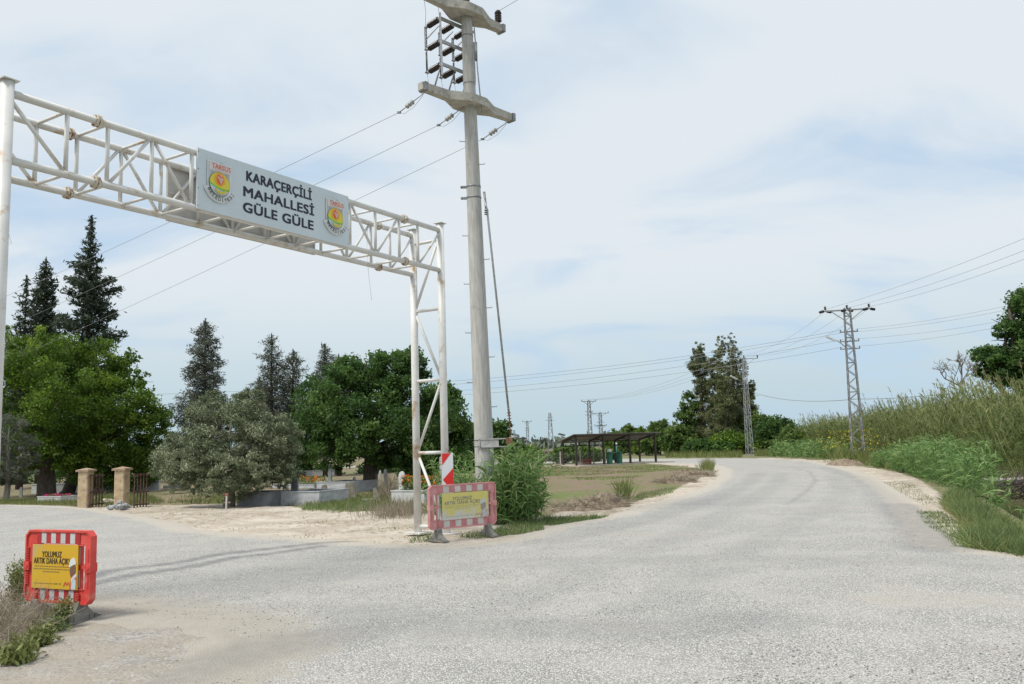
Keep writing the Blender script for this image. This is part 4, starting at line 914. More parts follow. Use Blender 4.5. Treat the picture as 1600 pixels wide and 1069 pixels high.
MB().box((gb.x+.0, gb.y, 1.19), (.26, .3, .2), Matrix.Rotation(srz, 3, 'Z')).add([(gb.x-.13, gb.y, 1.29), (gb.x+.13, gb.y, 1.29), (gb.x+.1, gb.y, 1.33), (gb.x-.1, gb.y, 1.33)], [(0, 1, 2, 3)]).build('white_box', mat('white_plastic', (.6, .6, .58), (.66, .66, .64)), label='small white box standing on the green table in the shed', cat='box')
gp2 = G(964.5, 724); tp3 = thing('water_pump', (gp2.x, gp2.y, .09), 0, 'slim green standpipe with pale cap behind the shed posts', 'pump')
MB().tube([(0, 0, 0), (0, 0, 1.5)], .12, 10).build('pipe', GRN, tp3); MB().tube([(0, 0, 1.5), (0, 0, 1.72)], [.13, .06], 10).build('cap', MATS['white_plastic'], tp3)
rb = G(917, 727); ro = thing('red_crate', (rb.x, rb.y, .0), .2, 'faded red slatted crate on the ground behind the shed', 'crate')
rd = mat('faded_red_crate', (.30, .07, .06), (.42, .12, .10), scale=5)
c = MB()
for k in range(4): c.box((0, -.2, .12+.13*k), (.75, .03, .09)); c.box((0, .2, .12+.13*k), (.75, .03, .09)); c.box((.36, 0, .12+.13*k), (.03, .4, .09)); c.box((-.36, 0, .12+.13*k), (.03, .4, .09))
c.box((0, 0, .07), (.74, .4, .03)); c.build('slats', rd, ro)
# wire fence posts beyond the field
FP = mat('fence_post_concrete', (.36, .33, .28), (.48, .45, .39), scale=4, rough=.9)
fe = thing('wire_fence', G(842, 728.5), 0, 'sagging wire mesh fence on pale concrete posts along the citrus bushes', 'fence'); fb = fe.location.copy()
fpts = [G(760, 731), G(803, 729.8), G(842, 728.5), G(876, 729), G(907, 727.8), G(928, 726.2), G(946, 725)]
for p in fpts:
    q = p-fb; h = 1.25+random.uniform(-.1, .1); MB().box((q.x, q.y, h/2), (.11, .11, h+.1)).prism([(q.x-.05, h+.05), (q.x+.05, h+.05), (q.x, h+.12)], q.y-.05, q.y+.05).build('post', FP, fe)
q = fpts[5]-fb; MB().bar((q.x-.75, q.y, 0), (q.x-.05, q.y, 1.0), .09).build('brace_post', FP, fe)
mm = MB()
for a, b in zip(fpts[:-1], fpts[1:]):
    for h in (.15, .45, .75, 1.05): mm.tube([a-fb+U*h, (a+b)/2-fb+U*(h-.04), b-fb+U*h], .006, 4, caps=False)
    for k in range(14): t = k/14; p = (a-fb).lerp(b-fb, t); mm.tube([p+U*.15, p+(b-a)/14+U*1.05], .004, 3, caps=False); mm.tube([p+U*1.05, p+(b-a)/14+U*.15], .004, 3, caps=False)
mm.build('mesh', WIRE, fe)

# ------------------------------------------------------------------ cemetery: gate pillars, graves
PIL = mat('tan_plaster', (.40, .29, .17), (.54, .42, .28), scale=4, rough=.9, bump=.3, bscale=20, spots=((.25, .21, .16), 5, .55, .08))
CAPM = mat('pillar_cap', (.26, .19, .13), (.42, .30, .20), scale=6, rough=.95, bump=.4)
RUST = mat('rusty_gate_iron', (.055, .032, .025), (.13, .075, .055), scale=10, rough=.9)
def pillar(px, py, label, ytop, w=.40):
    b = G(px, py); H = At(px, ytop, b.y).z; o = thing('gate_pillar', b, R(-8), label, 'pillar', 'tan cemetery gate pillars')
    m = MB(); hw = w/2; ch = .03
    prof = [(-hw+ch, -hw), (hw-ch, -hw), (hw, -hw+ch), (hw, hw-ch), (hw-ch, hw), (-hw+ch, hw), (-hw, hw-ch), (-hw, -hw+ch)]
    vs = [(x*(1+.02*math.sin(i)), y, z) for z in (-.1, .4, H*.6, H) for i, (x, y) in enumerate(prof)]; fs = [list(range(24, 32))]
    for k in range(3): fs += [(8*k+i, 8*k+(i+1) % 8, 8*k+8+(i+1) % 8, 8*k+8+i) for i in range(8)]
    m.add(vs, fs).build('shaft', PIL, o); c = MB(); c.box((0, 0, H+.035), (w+.12, w+.12, .07)); c.add([(-hw-.05, -hw-.05, H+.07), (hw+.05, -hw-.05, H+.07), (hw+.05, hw+.05, H+.07), (-hw-.05, hw+.05, H+.07), (0, 0, H+.14)], [(0, 1, 4), (1, 2, 4), (2, 3, 4), (3, 0, 4)]); c.build('cap', CAPM, o); return b
pillar(133, 793.5, 'tan plaster gate pillar left of the pair, with orange topped cap', 737)
pillar(190, 794, 'tan plaster gate pillar with dark blotch and grey cap beside the rubble', 735)
def leafgate(px, py, ytop, label, n=5, wpx=11, rz=R(70)):
    b = G(px, py); H = At(px, ytop, b.y).z; o = thing('iron_gate', b, 0, label, 'gate', 'rusty cemetery gate leaves')
    m = MB(); k = b.y/FPX; dx = wpx*k/(n-1)
    for i in range(n): m.box((-(n-1)/2*dx+i*dx, i*.12, H/2), (.035, .035, H-.04))
    m.build('bars', RUST, o)
    for z in (.12, H*.45, H-.08): MB().bar((-(n-1)/2*dx-.02, -.03, z), ((n-1)/2*dx+.02, n*.12, z), .03, .05).build('rail', RUST, o)
leafgate(145, 793.5, 740, 'rusty barred gate leaf folded behind the left tan pillar', 5, 9)
leafgate(214.5, 794.5, 739, 'rusty barred gate leaf standing open right of the rubble', 5, 10)
def rock(s, seed=0, flatn=.7):
    r_ = random.Random(seed); m = bpy.data.meshes.new('r'); import bmesh as bmm
    bm = bmm.new(); bmm.ops.create_icosphere(bm, subdivisions=2, radius=s)
    for v in bm.verts: v.co *= 1+r_.uniform(-.22, .22); v.co.z *= flatn
    vs = [tuple(v.co) for v in bm.verts]; fs = [[v.index for v in f.verts] for f in bm.faces]; bm.free(); return vs, fs
def put_rock(mb, p, s, seed, f=.7):
    vs, fs = rock(s, seed, f); mb.add([(v[0]+p[0], v[1]+p[1], v[2]+p[2]) for v in vs], fs)
STONE = mat('grey_rubble', (.22, .235, .24), (.44, .45, .45), scale=12, rough=.9)
rp = G(190, 796); rr_ = MB(); rr_.v = []
for i in range(26): put_rock(rr_, (random.gauss(0, .16), random.gauss(-.1, .14), .04+abs(random.gauss(0, .10))), random.uniform(.05, .13), i)
o_ = rr_.build('rubble_heap', STONE, label='small heap of grey broken concrete at the foot of a tan pillar', cat='rubble'); o_.location = rp
MARB = mat('grey_marble', (.36, .37, .39), (.50, .51, .53), scale=2.5, rough=.5, stretch=(1, 1, 3), spots=((.22, .23, .25), 4, .62, .1))
MARBD = mat('dark_marble', (.12, .13, .14), (.20, .21, .22), scale=3, rough=.5)
MARBW = mat('pale_marble', (.50, .50, .50), (.62, .62, .61), scale=3, rough=.45, spots=((.38, .38, .38), 5, .62, .1))
MOSS = mat('old_stone', (.20, .17, .13), (.34, .31, .25), scale=9, rough=.95, bump=.5)
SOILM = mat('grave_soil', (.10, .075, .05), (.18, .14, .10), scale=9, rough=1)
def grave(xl, xr, yb, ht, m, label, head=None, depth=1.0, rz=0, flowers=None):
    """kerbed grave: near bottom edge from pixel xl to xr, its four kerb slabs, soil bed and headstone"""
    a = G(xl, yb); b = G(xr, yb); w = (b-a).length; c = (a+b)/2; o = thing('grave', (c.x, c.y, 0), math.atan2(b.y-a.y, b.x-a.x)+rz, label, 'grave')
    t = .09
    for bx, by, sx, sy in ((0, 0, w, t), (0, depth, w, t), (-w/2+t/2, depth/2, t, depth-t), (w/2-t/2, depth/2, t, depth-t)):
        MB().box((bx, by, ht/2), (sx, sy, ht+.05)).box((bx, by, ht+.045), (sx+.05, sy+.04, .035)).build('kerb', m, o)
    MB().box((0, depth/2, ht*.42), (w-2*t, depth-t, ht*.8)).build('soil_bed', SOILM, o)
    if head:
        hx, hh, hw, hm = head; h0 = MB(); pts = [(-hw/2, 0), (hw/2, 0), (hw/2, hh*.82)]+[(hw/2*math.cos(R(x)), hh*.82+hh*.18*math.sin(R(x))) for x in (20, 50, 90, 130, 160)]+[(-hw/2, hh*.82)]
        h0.prism([(x+hx, z+ht*.3) for x, z in pts], depth*.25-.04, depth*.25+.04).build('headstone', hm, o)
    if flowers:
        n, col, fh = flowers; parts = []
        N_ = n*16; P = np.stack([RNG.uniform(-w/2+.15, w/2-.1, N_), RNG.uniform(.15, depth-.15, N_), ht+RNG.random(N_)*fh], 1)
        V, F, T = leaves(P, .09, RNG.random(N_), .5); np_mesh('plant_leaves', V, F, LM['bush'], T, o)
        P = np.stack([RNG.uniform(-w/2+.15, w/2-.1, n), RNG.uniform(.1, depth-.15, n), ht+fh*(.45+.6*RNG.random(n))], 1)
        V, F, T = leaves(np.repeat(P, 4, 0)+RNG.normal(size=(n*4, 3))*.02, .085, RNG.random(n*4), .9); np_mesh('blossoms', V, F, LM[col], T, o)
    return o
grave(372, 418, 791, .42, MARBD, 'dark marble kerbed grave half hidden under the olive tree', None, 1.2)
grave(438, 500, 788.5, .40, MARB, 'grey marble kerbed grave right of the olive with square dark headstone', (-.55, .85, .28, MARBD), 1.6, flowers=None)
grave(496, 548, 770, .42, MARB, 'bluish grave kerb farther back with slim white topped post', (-.62, 1.15, .16, MARBW), 1.8)
grave(613, 664, 787, .38, MARBW, 'pale marble grave with inscribed white headstone and orange marigolds', (-.50, .95, .22, MARBW), 1.6, flowers=(80, 'flower', .5))
grave(60, 96, 783.5, .16, MARBW, 'low white grave kerb with pink flowers under the bright green tree', None, .7, flowers=(60, 'pink', .10))
grave(426, 492, 762, .12, MARB, 'far flower grave with orange marigolds behind the olive', None, 1.2, flowers=(55, 'flower', .45))
grave(655, 700, 757, .3, MARBW, 'far pale grave kerb seen behind the gate legs', (.3, 1.3, .10, MARBW), 1.0)
# inscription lines on the marigold headstone
def slab(name, px, py, w, h, t, m, label, cat, tilt=0, rz=0, taper=1.0, group=None, top='round'):
    b = G(px, py); mb = MB(); pts = [(-w/2, -.08), (w/2, -.08), (w/2*taper, h*.8), (w/2*taper*.6, h), (-w/2*taper*.5, h*.97), (-w/2*taper, h*.78)]
    mb.prism(pts, -t/2, t/2); o = mb.build(name, m, label=label, cat=cat, group=group); o.location = b; o.rotation_euler = (0, tilt, rz); return o
slab('gravestone', 549, 778, .36, .62, .16, MOSS, 'leaning rough old gravestone, widest of those near the dark tree trunk', 'gravestone', -.12)
slab('gravestone', 506, 778, .22, .52, .12, MOSS, 'small brown old gravestone left of the leaning one', 'gravestone', .05)
slab('gravestone', 590, 785, .28, .52, .12, MOSS, 'short pointed old gravestone right of the dark tree trunk', 'gravestone', -.2, taper=.5)
slab('gravestone', 553, 766, .14, .62, .1, MARBW, 'thin white gravestone behind the leaning rough one', 'gravestone', .03)
slab('gravestone', 594, 757, .13, .75, .08, MARBW, 'thin pale gravestone at the right of the dark tree trunk, in shade', 'gravestone', .0)
slab('gravestone', 602.5, 757, .18, .85, .08, MARBD, 'grey gravestone close beside the thin pale one in shade', 'gravestone', .0)
slab('gravestone', 32.5, 777, .14, .52, .08, MARBW, 'slim white gravestone under the bright green tree at far left', 'gravestone')
slab('gravestone', 80, 771, .30, .62, .12, MOSS, 'grey rounded gravestone leaning by the dark trunks', 'gravestone', .25)
mb = MB(); mb.box((0, 0, .04), (.40, .25, .08)); o_ = mb.build('stone_slab', MARBW, label='small white slab lying on bare soil before the dark tree', cat='stone'); o_.location = G(575, 783)
mb = MB(); mb.box((0, 0, .09), (1.0, .5, .18)); mb.box((0, .03, .22), (.5, .3, .1)); o_ = mb.build('stone_slab', STONE, label='grey stone lying on the path left of the olive', cat='stone'); o_.location = G(271, 763)
mb = MB(); put_rock(mb, (0, 0, .1), .25, 5, .5); put_rock(mb, (.3, .1, .08), .15, 6, .5); o_ = mb.build('pale_rock', mat('pale_rock', (.4, .35, .27), (.52, .47, .38), scale=8, rough=.9), label='pale rock lying between the two tan pillars', cat='rock'); o_.location = G(168, 788)
lw = G(436, 746); mb = MB(); mb.box((1.6, 0, .2), (5.2, .25, .4)); mb.box((1.6, 0, .42), (5.3, .32, .05)); o_ = mb.build('low_wall', MARBW, label='low white wall far behind the orange flower grave', cat='wall'); o_.location = lw
lw = G(150, 769); mb = MB(); mb.box((0, 0, .25), (7, .25, .5)); mb.box((0, 0, .52), (7.05, .3, .04)); o_ = mb.build('low_wall', MARBW, label='low pale wall in the shade behind the tan pillars', cat='wall'); o_.location = lw
# stake with a little board
st = G(353, 798); so = thing('marker_stake', st, 0, 'slim pale stake with a red top beside the olive trunk', 'stake'); hs = At(354, 771, st.y).z
MB().bar((0, 0, -.1), (.02, 0, hs-.08), .045).build('post', mat('pale_stake', (.5, .45, .40), (.58, .54, .5), scale=9), so); MB().box((.02, 0, hs-.03), (.10, .06, .08)).build('red_cap', mat('stake_red', (.30, .08, .07), (.38, .12, .1)), so); MB().box((.03, .02, .26), (.22, .02, .04)).build('crosspiece', WOOD, so)

# culvert slab over the canal
cs = MB(); cs.box((0, 0, .02), (7.5, 1.6, .22)); cs.box((0, -.82, -.45), (7.6, .12, .75)); 
co = thing('culvert_bridge', (20.1, 30.3, 0), R(-4), 'plain concrete slab bridge crossing the ditch below the reeds', 'bridge')
cs = MB(); cs.box((0, 0, .02), (7.5, 1.6, .22)); cs.build('deck', mat('culvert_concrete', (.36, .33, .28), (.46, .43, .37), scale=2, rough=.9), co)
MB().box((-5.0, .2, -.6), (.8, 1.2, 1.0)).build('abutment', MATS['culvert_concrete'], co); MB().box((2.6, -.2, -.6), (1.6, 1.2, 1.1)).build('abutment', MATS['culvert_concrete'], co)
lin = MB(); lin.add([(19.15, 27.8, .12), (15.35, 18.4, .12), (15.9, 18.2, .12), (19.7, 27.6, .12), (18.0, 28.3, -.95), (14.2, 18.9, -.95)], [(0, 1, 2, 3), (4, 5, 1, 0)])
lo_ = lin.build('canal_lining', MATS['culvert_concrete'], label='sloping concrete lining on the far bank of the ditch', cat='canal wall')

# ------------------------------------------------------------------ trees
def T(px, py): v = G(px, py); v.z = gz(v.x, v.y); return v
# bright green trees at the left
b1 = T(72, 776)
tree('mulberry_tree', b1, px_clumps([(20, 620, 55, 60, 1), (60, 560, 50, 45, 0), (40, 690, 50, 45, -1), (95, 620, 50, 60, -1.5), (10, 560, 35, 45, 1), (75, 690, 60, 45, 0), (100, 560, 35, 35, 1.5), (20, 720, 40, 25, .5), (110, 700, 40, 45, 1)], b1.y), LM['mulb'], 52000, .135,
     'bright green broadleaf tree at the left edge, its leaning dark trunks behind the gate leg', 'tree', r=.42, group='bright green trees', trunk_top=At(60, 600, b1.y), sub=44, sig=.22)
b2 = T(104, 772)
tree('mulberry_tree', b2, px_clumps([(150, 575, 48, 45, 0), (180, 630, 55, 45, -1), (215, 660, 45, 40, 0), (170, 690, 60, 45, -.5), (130, 640, 40, 55, 1), (225, 710, 35, 32, .6), (190, 740, 38, 28, 0), (245, 655, 25, 18, .2), (195, 590, 30, 25, 0), (150, 735, 40, 25, 1), (235, 740, 22, 18, 1), (205, 558, 12, 12, 0), (250, 690, 20, 20, 0)], b2.y), LM['mulb'], 56000, .135,
     'bright green broadleaf tree spreading low over the tan gate pillars', 'tree', r=.30, group='bright green trees', trunk_top=At(150, 600, b2.y), sub=44, sig=.22)
b3 = T(8, 783)
tree('cedar_tree', b3, px_clumps([(5, 690, 32, 30, 0), (35, 715, 30, 14, 0), (10, 740, 30, 14, 0), (-25, 700, 30, 60, 0), (40, 690, 20, 10, .5), (15, 665, 22, 16, 0), (28, 740, 26, 9, -.5)], b3.y), LM['casu'], 16000, .13,
     'greyish feathery young conifer hugging the left edge before the bright green tree', 'tree', r=.13, bark=BARKG, aspect=.25, sub=20, sig=.32)
# dark conifers
sp = G(133, 757); sp = Vector((At(133, 700, 58).x, 58, 0)); Hs = At(132, 342, 58).z
conifer('spruce_tree', sp, Hs, [(.14, 2.2), (.28, 2.15), (.38, 1.95), (.5, 2.1), (.62, 1.45), (.74, 1.55), (.84, .62), (.93, .34), (1, .05)], LM['spruce'], 125, 420, .30, 'tallest dark pointed conifer with ragged branches behind the bright green tree', 'dark pointed conifers', r=.3, up_tip=.30, slope=.02, jit=.6)
sx = Vector((At(62, 700, 62).x, 62, 0)); Hx = At(62, 408, 62).z
conifer('spruce_tree', sx, Hx, [(.14, 1.6), (.4, 1.5), (.6, 1.15), (.8, .8), (.93, .45), (1, .05)], LM['spruce'], 120, 330, .28, 'slim dense dark conifer left of the tallest one', 'dark pointed conifers', r=.28, up_tip=.5, slope=-.1, jit=.2)
sy = Vector((At(32, 700, 60).x, 60, 0)); Hy = At(34, 436, 60).z
conifer('spruce_tree', sy, Hy, [(.14, 2.2), (.4, 1.9), (.6, 1.4), (.8, .75), (.92, .3), (1, .05)], LM['spruce'], 90, 260, .28, 'shorter dark conifer with upswept branches partly behind the left gate leg', 'dark pointed conifers', r=.25, up_tip=.4, slope=.0, jit=.4)
# thin greyish trees
def casu(px, ytop, Y, W_, label, n=95, leaf=260, prof=None):
    b = Vector((At(px, 700, Y).x, Y, 0)); H = At(px, ytop, Y).z
    return conifer('casuarina_tree', b, H, prof or [(.12, W_*.9), (.35, W_), (.6, W_*.72), (.8, W_*.52), (.93, W_*.34), (1, .1)], LM['casu'], n, leaf, .24, label, 'grey feathery casuarinas', slope=-.3, up_tip=.3, r=.2, droop=.08, aspect=.2, jit=.55)
casu(319, 502, 60, 1.65, 'lone grey feathery tree rising behind the olive', 120, 330)
casu(424, 524, 66, 1.5, 'grey feathery tree with leaning top behind the olive, left of its twin')
casu(458, 548, 66, 1.7, 'grey feathery tree with bushy top just right of its leaning twin')
casu(508, 540, 64, 1.2, 'grey feathery treetop poking out above the dark broad tree')
casu(530, 556, 66, 1.2, 'second, lower grey feathery treetop above the dark broad tree')
casu(405, 590, 68, 1.8, 'low grey feathery tree filling the gap above the olive', 70)
# olives
ob = T(357, 791)
tree('olive_tree', ob, px_clumps([(360, 665, 62, 45, 0), (300, 705, 48, 42, 0), (420, 690, 48, 42, 0), (385, 640, 36, 28, 1), (330, 645, 38, 30, 1), (355, 735, 62, 36, -1), (435, 735, 32, 25, 0), (290, 740, 34, 28, 0), (445, 700, 26, 40, .7), (400, 745, 36, 22, -.7), (325, 760, 30, 14, -.5), (370, 765, 26, 14, -.8), (390, 622, 22, 14, 1)], ob.y), LM['olive'], 95000, .095,
     'big silvery olive tree spreading in the middle of the cemetery', 'tree', r=.2, aspect=.32, sub=70, sig=.17, bark=BARKG, shell=.45, trunk_top=At(360, 700, ob.y))
ob2 = T(268, 772)
tree('olive_tree', ob2, px_clumps([(262, 715, 24, 18, 0), (285, 700, 24, 16, .5), (250, 735, 14, 12, 0), (275, 740, 20, 14, 0)], ob2.y), LM['olive'], 9000, .10, 'smaller paler olive tree behind the left side of the big one', 'tree', r=.1, aspect=.3, bark=BARKG, tshift=.15)
# broad dark tree
db = T(577, 766)
tree('chinaberry_tree', db, px_clumps([(575, 590, 50, 34, 0), (620, 575, 40, 30, 0), (530, 610, 42, 34, -1), (640, 620, 55, 42, 0), (505, 660, 42, 42, 0), (560, 665, 55, 42, -1.6), (620, 680, 52, 40, -1.5), (670, 660, 38, 46, .5), (520, 700, 38, 32, -.6), (645, 565, 22, 20, .5), (490, 620, 28, 30, 1), (610, 712, 34, 18, -.4), (545, 575, 24, 20, .6), (480, 690, 24, 36, 1.2), (640, 715, 40, 24, 0)], db.y), LM['dark'], 86000, .135,
     'broad dark green tree with thick black trunk filling the space left of the gate leg', 'tree', r=.32, sub=32, sig=.28, group='dark broad cemetery trees')
dc_ = T(690, 752)
tree('chinaberry_tree', dc_, px_clumps([(690, 650, 34, 50, 0), (705, 690, 26, 46, 0), (672, 700, 34, 46, .5), (700, 625, 22, 20, 0), (660, 725, 40, 28, 1), (718, 680, 14, 22, 0)], dc_.y), LM['dark'], 30000, .17, 'dark green tree seen through the two gate legs', 'tree', r=.3, group='dark broad cemetery trees')
dd = Vector((At(765, 700, 62).x, 62, 0))
tree('chinaberry_tree', dd, px_clumps([(775, 675, 22, 18, 0), (755, 690, 26, 22, 0), (785, 700, 20, 20, 0), (745, 672, 20, 14, 0), (735, 715, 30, 22, 1)], 62), LM['dark'], 15000, .2, 'low dark green tree showing on both sides of the concrete pole', 'tree', r=.2, group='dark broad cemetery trees')
bk = [(150, 745, 75, 26), (330, 735, 60, 30), (470, 735, 40, 22), (500, 742, 30, 18), (610, 738, 38, 24), (655, 740, 36, 22), (20, 745, 50, 24), (230, 748, 40, 14)]
for i, (px, py, a, b) in enumerate(bk):
    Y = 64+i*1.5; bb = Vector((At(px, 740, Y).x, Y, 0)); k = Y/FPX
    tree('shrub', bb, [(bb.x+random.gauss(0, a*k*.5), Y+random.gauss(0, .8), At(px, py, Y).z+random.gauss(0, b*k*.3), a*k*.5, 1.2, b*k*.6) for _ in range(6)], LM['dark'], 8000, .2, ('dark shrub in the shade behind the tan gate pillars', 'dark shrub behind the big olive tree', 'dark shrub between the olive and the broad dark tree', 'low dark shrub just left of the thick black trunk', 'dark shrub right of the thick black trunk', 'dark shrub right behind the gate legs', 'dark shrub in shade at the far left edge', 'low dark shrub left of the olive by the path')[i], 'shrub', r=.05, group='dark cemetery shrubs')
# citrus hedge bushes
def bush(name, px, yb, Y, rx, top, n, m, size, label, group, nb=7, r=.08, cat='bush'):
    b = Vector((At(px, yb, Y).x, Y, 0)); k = Y/FPX; H = At(px, top, Y).z; cl = []
    for i in range(nb):
        u = -1+2*(i+.5)/nb; hh = H*(1-.35*u*u)*random.uniform(.86, 1.0)
        cl.append((b.x+u*rx*k*.75, Y+random.gauss(0, .6), hh*.58, rx*k*.42, max(1.0, rx*k*.5), hh*.42))
    return tree(name, b, cl, m, n, size, label, cat, r=r, group=group, sub=22)
bush('citrus_bush', 823, 722, 82, 26, 697.5, 9000, LM['lime'], .2, 'rounded yellow green citrus bush right of the weeds at the pole', 'citrus bushes')
bush('citrus_bush', 884, 722, 84, 23, 698, 8000, LM['bush'], .2, 'rounded citrus bush behind the left posts of the shed', 'citrus bushes')
bush('citrus_bush', 920, 722, 86, 20, 696, 7000, LM['bush'], .2, 'rounded citrus bush behind the middle of the shed', 'citrus bushes')
bush('citrus_bush', 952, 722, 90, 14, 699, 5000, LM['lime'], .2, 'smaller citrus bush behind the green table', 'citrus bushes')
bush('dry_shrub', 856, 722, 95, 16, 705, 5000, LM['dry'], .16, 'greyish dry shrub between two citrus bushes', 'dry shrubs', cat='shrub')
bush('dry_shrub', 914, 722, 88, 22, 709, 3500, LM['dry'], .16, 'brownish dry shrub low behind the shed', 'dry shrubs', cat='shrub')
# far hedge beyond the bend
for i, (px, top, rx, Y, m, lab) in enumerate(((985, 664, 22, 125, 'bush', 'light green feathery tree seen over the right half of the shed'), (1010, 668, 22, 118, 'lime', 'mid green tree just past the right end of the shed'), (1032, 655, 26, 114, 'bush', 'taller light green feathery tree right of the shed'), (1062, 662, 26, 110, 'bush', 'green tree under the small poplar'), (1100, 685, 30, 106, 'dark', 'dark bush under the tall eucalyptus'),
      (1145, 675, 34, 104, 'lime', 'bright green bush in front of the eucalyptus, left of its pylon'), (1190, 640, 38, 108, 'bush', 'highest green bush right of the second pylon'), (1215, 652, 36, 104, 'dark', 'dark green bush over the road bend'), (1250, 665, 34, 100, 'bush', 'mid green bush where the reeds begin'), (1285, 662, 30, 98, 'lime', 'yellowish bush behind the start of the reeds'), (1125, 690, 24, 103, 'dark', 'low dark bush at the far road edge'), (962, 672, 18, 130, 'lime', 'pale small tree over the shed roof'))):
    bush('roadside_tree', px, 715, Y, rx, top, 11000, LM[m], .27, lab, 'trees along the far side of the road', nb=8, r=.12, cat='tree')
fbx = RNG.uniform(-330, 420, 9000); fby = 420+RNG.uniform(-12, 12, 9000)+fbm(fbx, fbx*0, .01)*60
V, F, Tn = leaves(np.stack([fbx, fby, np.abs(RNG.normal(size=9000))*2.2+fbm(fbx, fbx*0, .03)*4+1.0], 1), 3.0, RNG.random(9000)*.6+.2, .7)
np_mesh('far_trees', V, F, leafmat('leaf_far', [(0, (.10, .13, .10)), (1, (.20, .23, .17))], .2), Tn, label='low grey green belt of trees on the horizon', cat='trees', kind='stuff')
# small poplar and tall eucalyptus clump
pb = Vector((At(1077, 712, 112).x, 112, 0))
tree('poplar_tree', pb, px_clumps([(1075, 632, 10, 20, 0), (1070, 655, 14, 20, 0), (1086, 650, 12, 22, 0), (1068, 680, 14, 20, 0), (1084, 680, 14, 20, 0)], 112), LM['bush'], 9000, .28, 'small upright green poplar left of the tall eucalyptus', 'tree', r=.15)
eu = [((1092, 548, 6, 14), (1094, 572, 10, 18), (1098, 596, 11, 22), (1102, 632, 12, 26), (1084, 568, 6, 10), (1098, 668, 14, 22)),
      ((1127, 541, 5, 15), (1123, 560, 8, 18), (1119, 585, 10, 22), (1121, 618, 13, 28), (1123, 655, 15, 30), (1110, 575, 5, 12), (1132, 690, 20, 18)),
      ((1143, 540, 5, 15), (1147, 562, 8, 18), (1150, 590, 11, 24), (1154, 622, 13, 28), (1155, 655, 15, 28), (1162, 575, 4, 12), (1150, 690, 20, 18)),
      ((1131, 600, 9, 20), (1134, 628, 14, 26), (1138, 665, 18, 28), (1128, 572, 5, 14), (1125, 688, 18, 18)),
      ((1166, 612, 8, 18), (1168, 640, 11, 24), (1174, 604, 4, 8), (1168, 672, 14, 22))]
for i, cl in enumerate(eu):
    Y = (112, 110, 109, 107, 111)[i]; px = (1100, 1122, 1148, 1134, 1168)[i]; b = Vector((At(px, 712, Y).x, Y, 0))
    tree('eucalyptus_tree', b, px_clumps([(a, c, d*1.4, e*1.15, random.uniform(-.5, .5)) for a, c, d, e in cl], Y), LM['euc'], 36000, .22, ('leftmost and thinnest tall eucalyptus, with gaps of sky', 'tall eucalyptus left of the central gap', 'tall eucalyptus with the highest crown on the right', 'front eucalyptus, fullest and yellowest of the clump', 'rightmost eucalyptus, just behind the second pylon')[i], 'tree', r=.22, group='tall eucalyptus clump', aspect=.28, bark=BARKG, sub=34, sig=.26, trunk_top=At(cl[0][0], cl[0][1], Y), shell=.15)
# walnut tree at the right edge
wb = Vector((At(1605, 700, 52).x, 52, 0))
tree('walnut_tree', wb, px_clumps([(1600, 500, 30, 36, 0), (1585, 545, 36, 30, 0), (1550, 560, 26, 18, 0), (1610, 570, 40, 40, 0), (1575, 580, 40, 20, 0), (1535, 552, 14, 10, 0), (1625, 470, 30, 30, 1), (1595, 470, 14, 16, 0), (1540, 580, 18, 12, .5), (1640, 540, 50, 60, 1), (1570, 515, 16, 10, 0)], 52), LM['dark'], 52000, .17, 'dark leafy tree rising above the reeds at the right edge', 'tree', r=.4, sub=30)
# bare tree
bt = Vector((At(1512, 690, 50).x, 50, 0)); bo_ = thing('bare_tree', bt, 0, 'leafless grey tree sticking up above the reeds', 'tree'); mb = MB()
def twig(p, d, l, r, k):
    e = p+d*l; m_ = p.lerp(e, .5)+Vector((random.gauss(0, .06), random.gauss(0, .06), .03))*l; mb.tube([p, m_, e], [r, r*.8, r*.6], 5, caps=False)
    if k == 0: return
    for i in range(3 if k > 1 else 4): twig(p.lerp(e, random.uniform(.45, 1)), (d+Vector((random.gauss(0, .6), random.gauss(0, .5), random.gauss(.12, .35)))).normalized(), l*random.uniform(.55, .75), r*.6, k-1)
hb_ = At(1510, 600, 50).z; mb.tube([(0, 0, -.1), (.1, 0, hb_*.5), (-.05, 0, hb_)], [.14, .11, .08], 7)
twig(Vector((-.05, 0, hb_)), Vector((.1, 0, 1)).normalized(), 1.0, .06, 4); twig(Vector((-.03, 0, hb_*.96)), Vector((-.9, 0, .5)).normalized(), 1.1, .05, 4); twig(Vector((.0, 0, hb_*.98)), Vector((.5, .2, .8)).normalized(), .9, .05, 4)
mb.build('trunk', mat('bare_bark', (.20, .165, .15), (.30, .26, .24), scale=7), bo_)

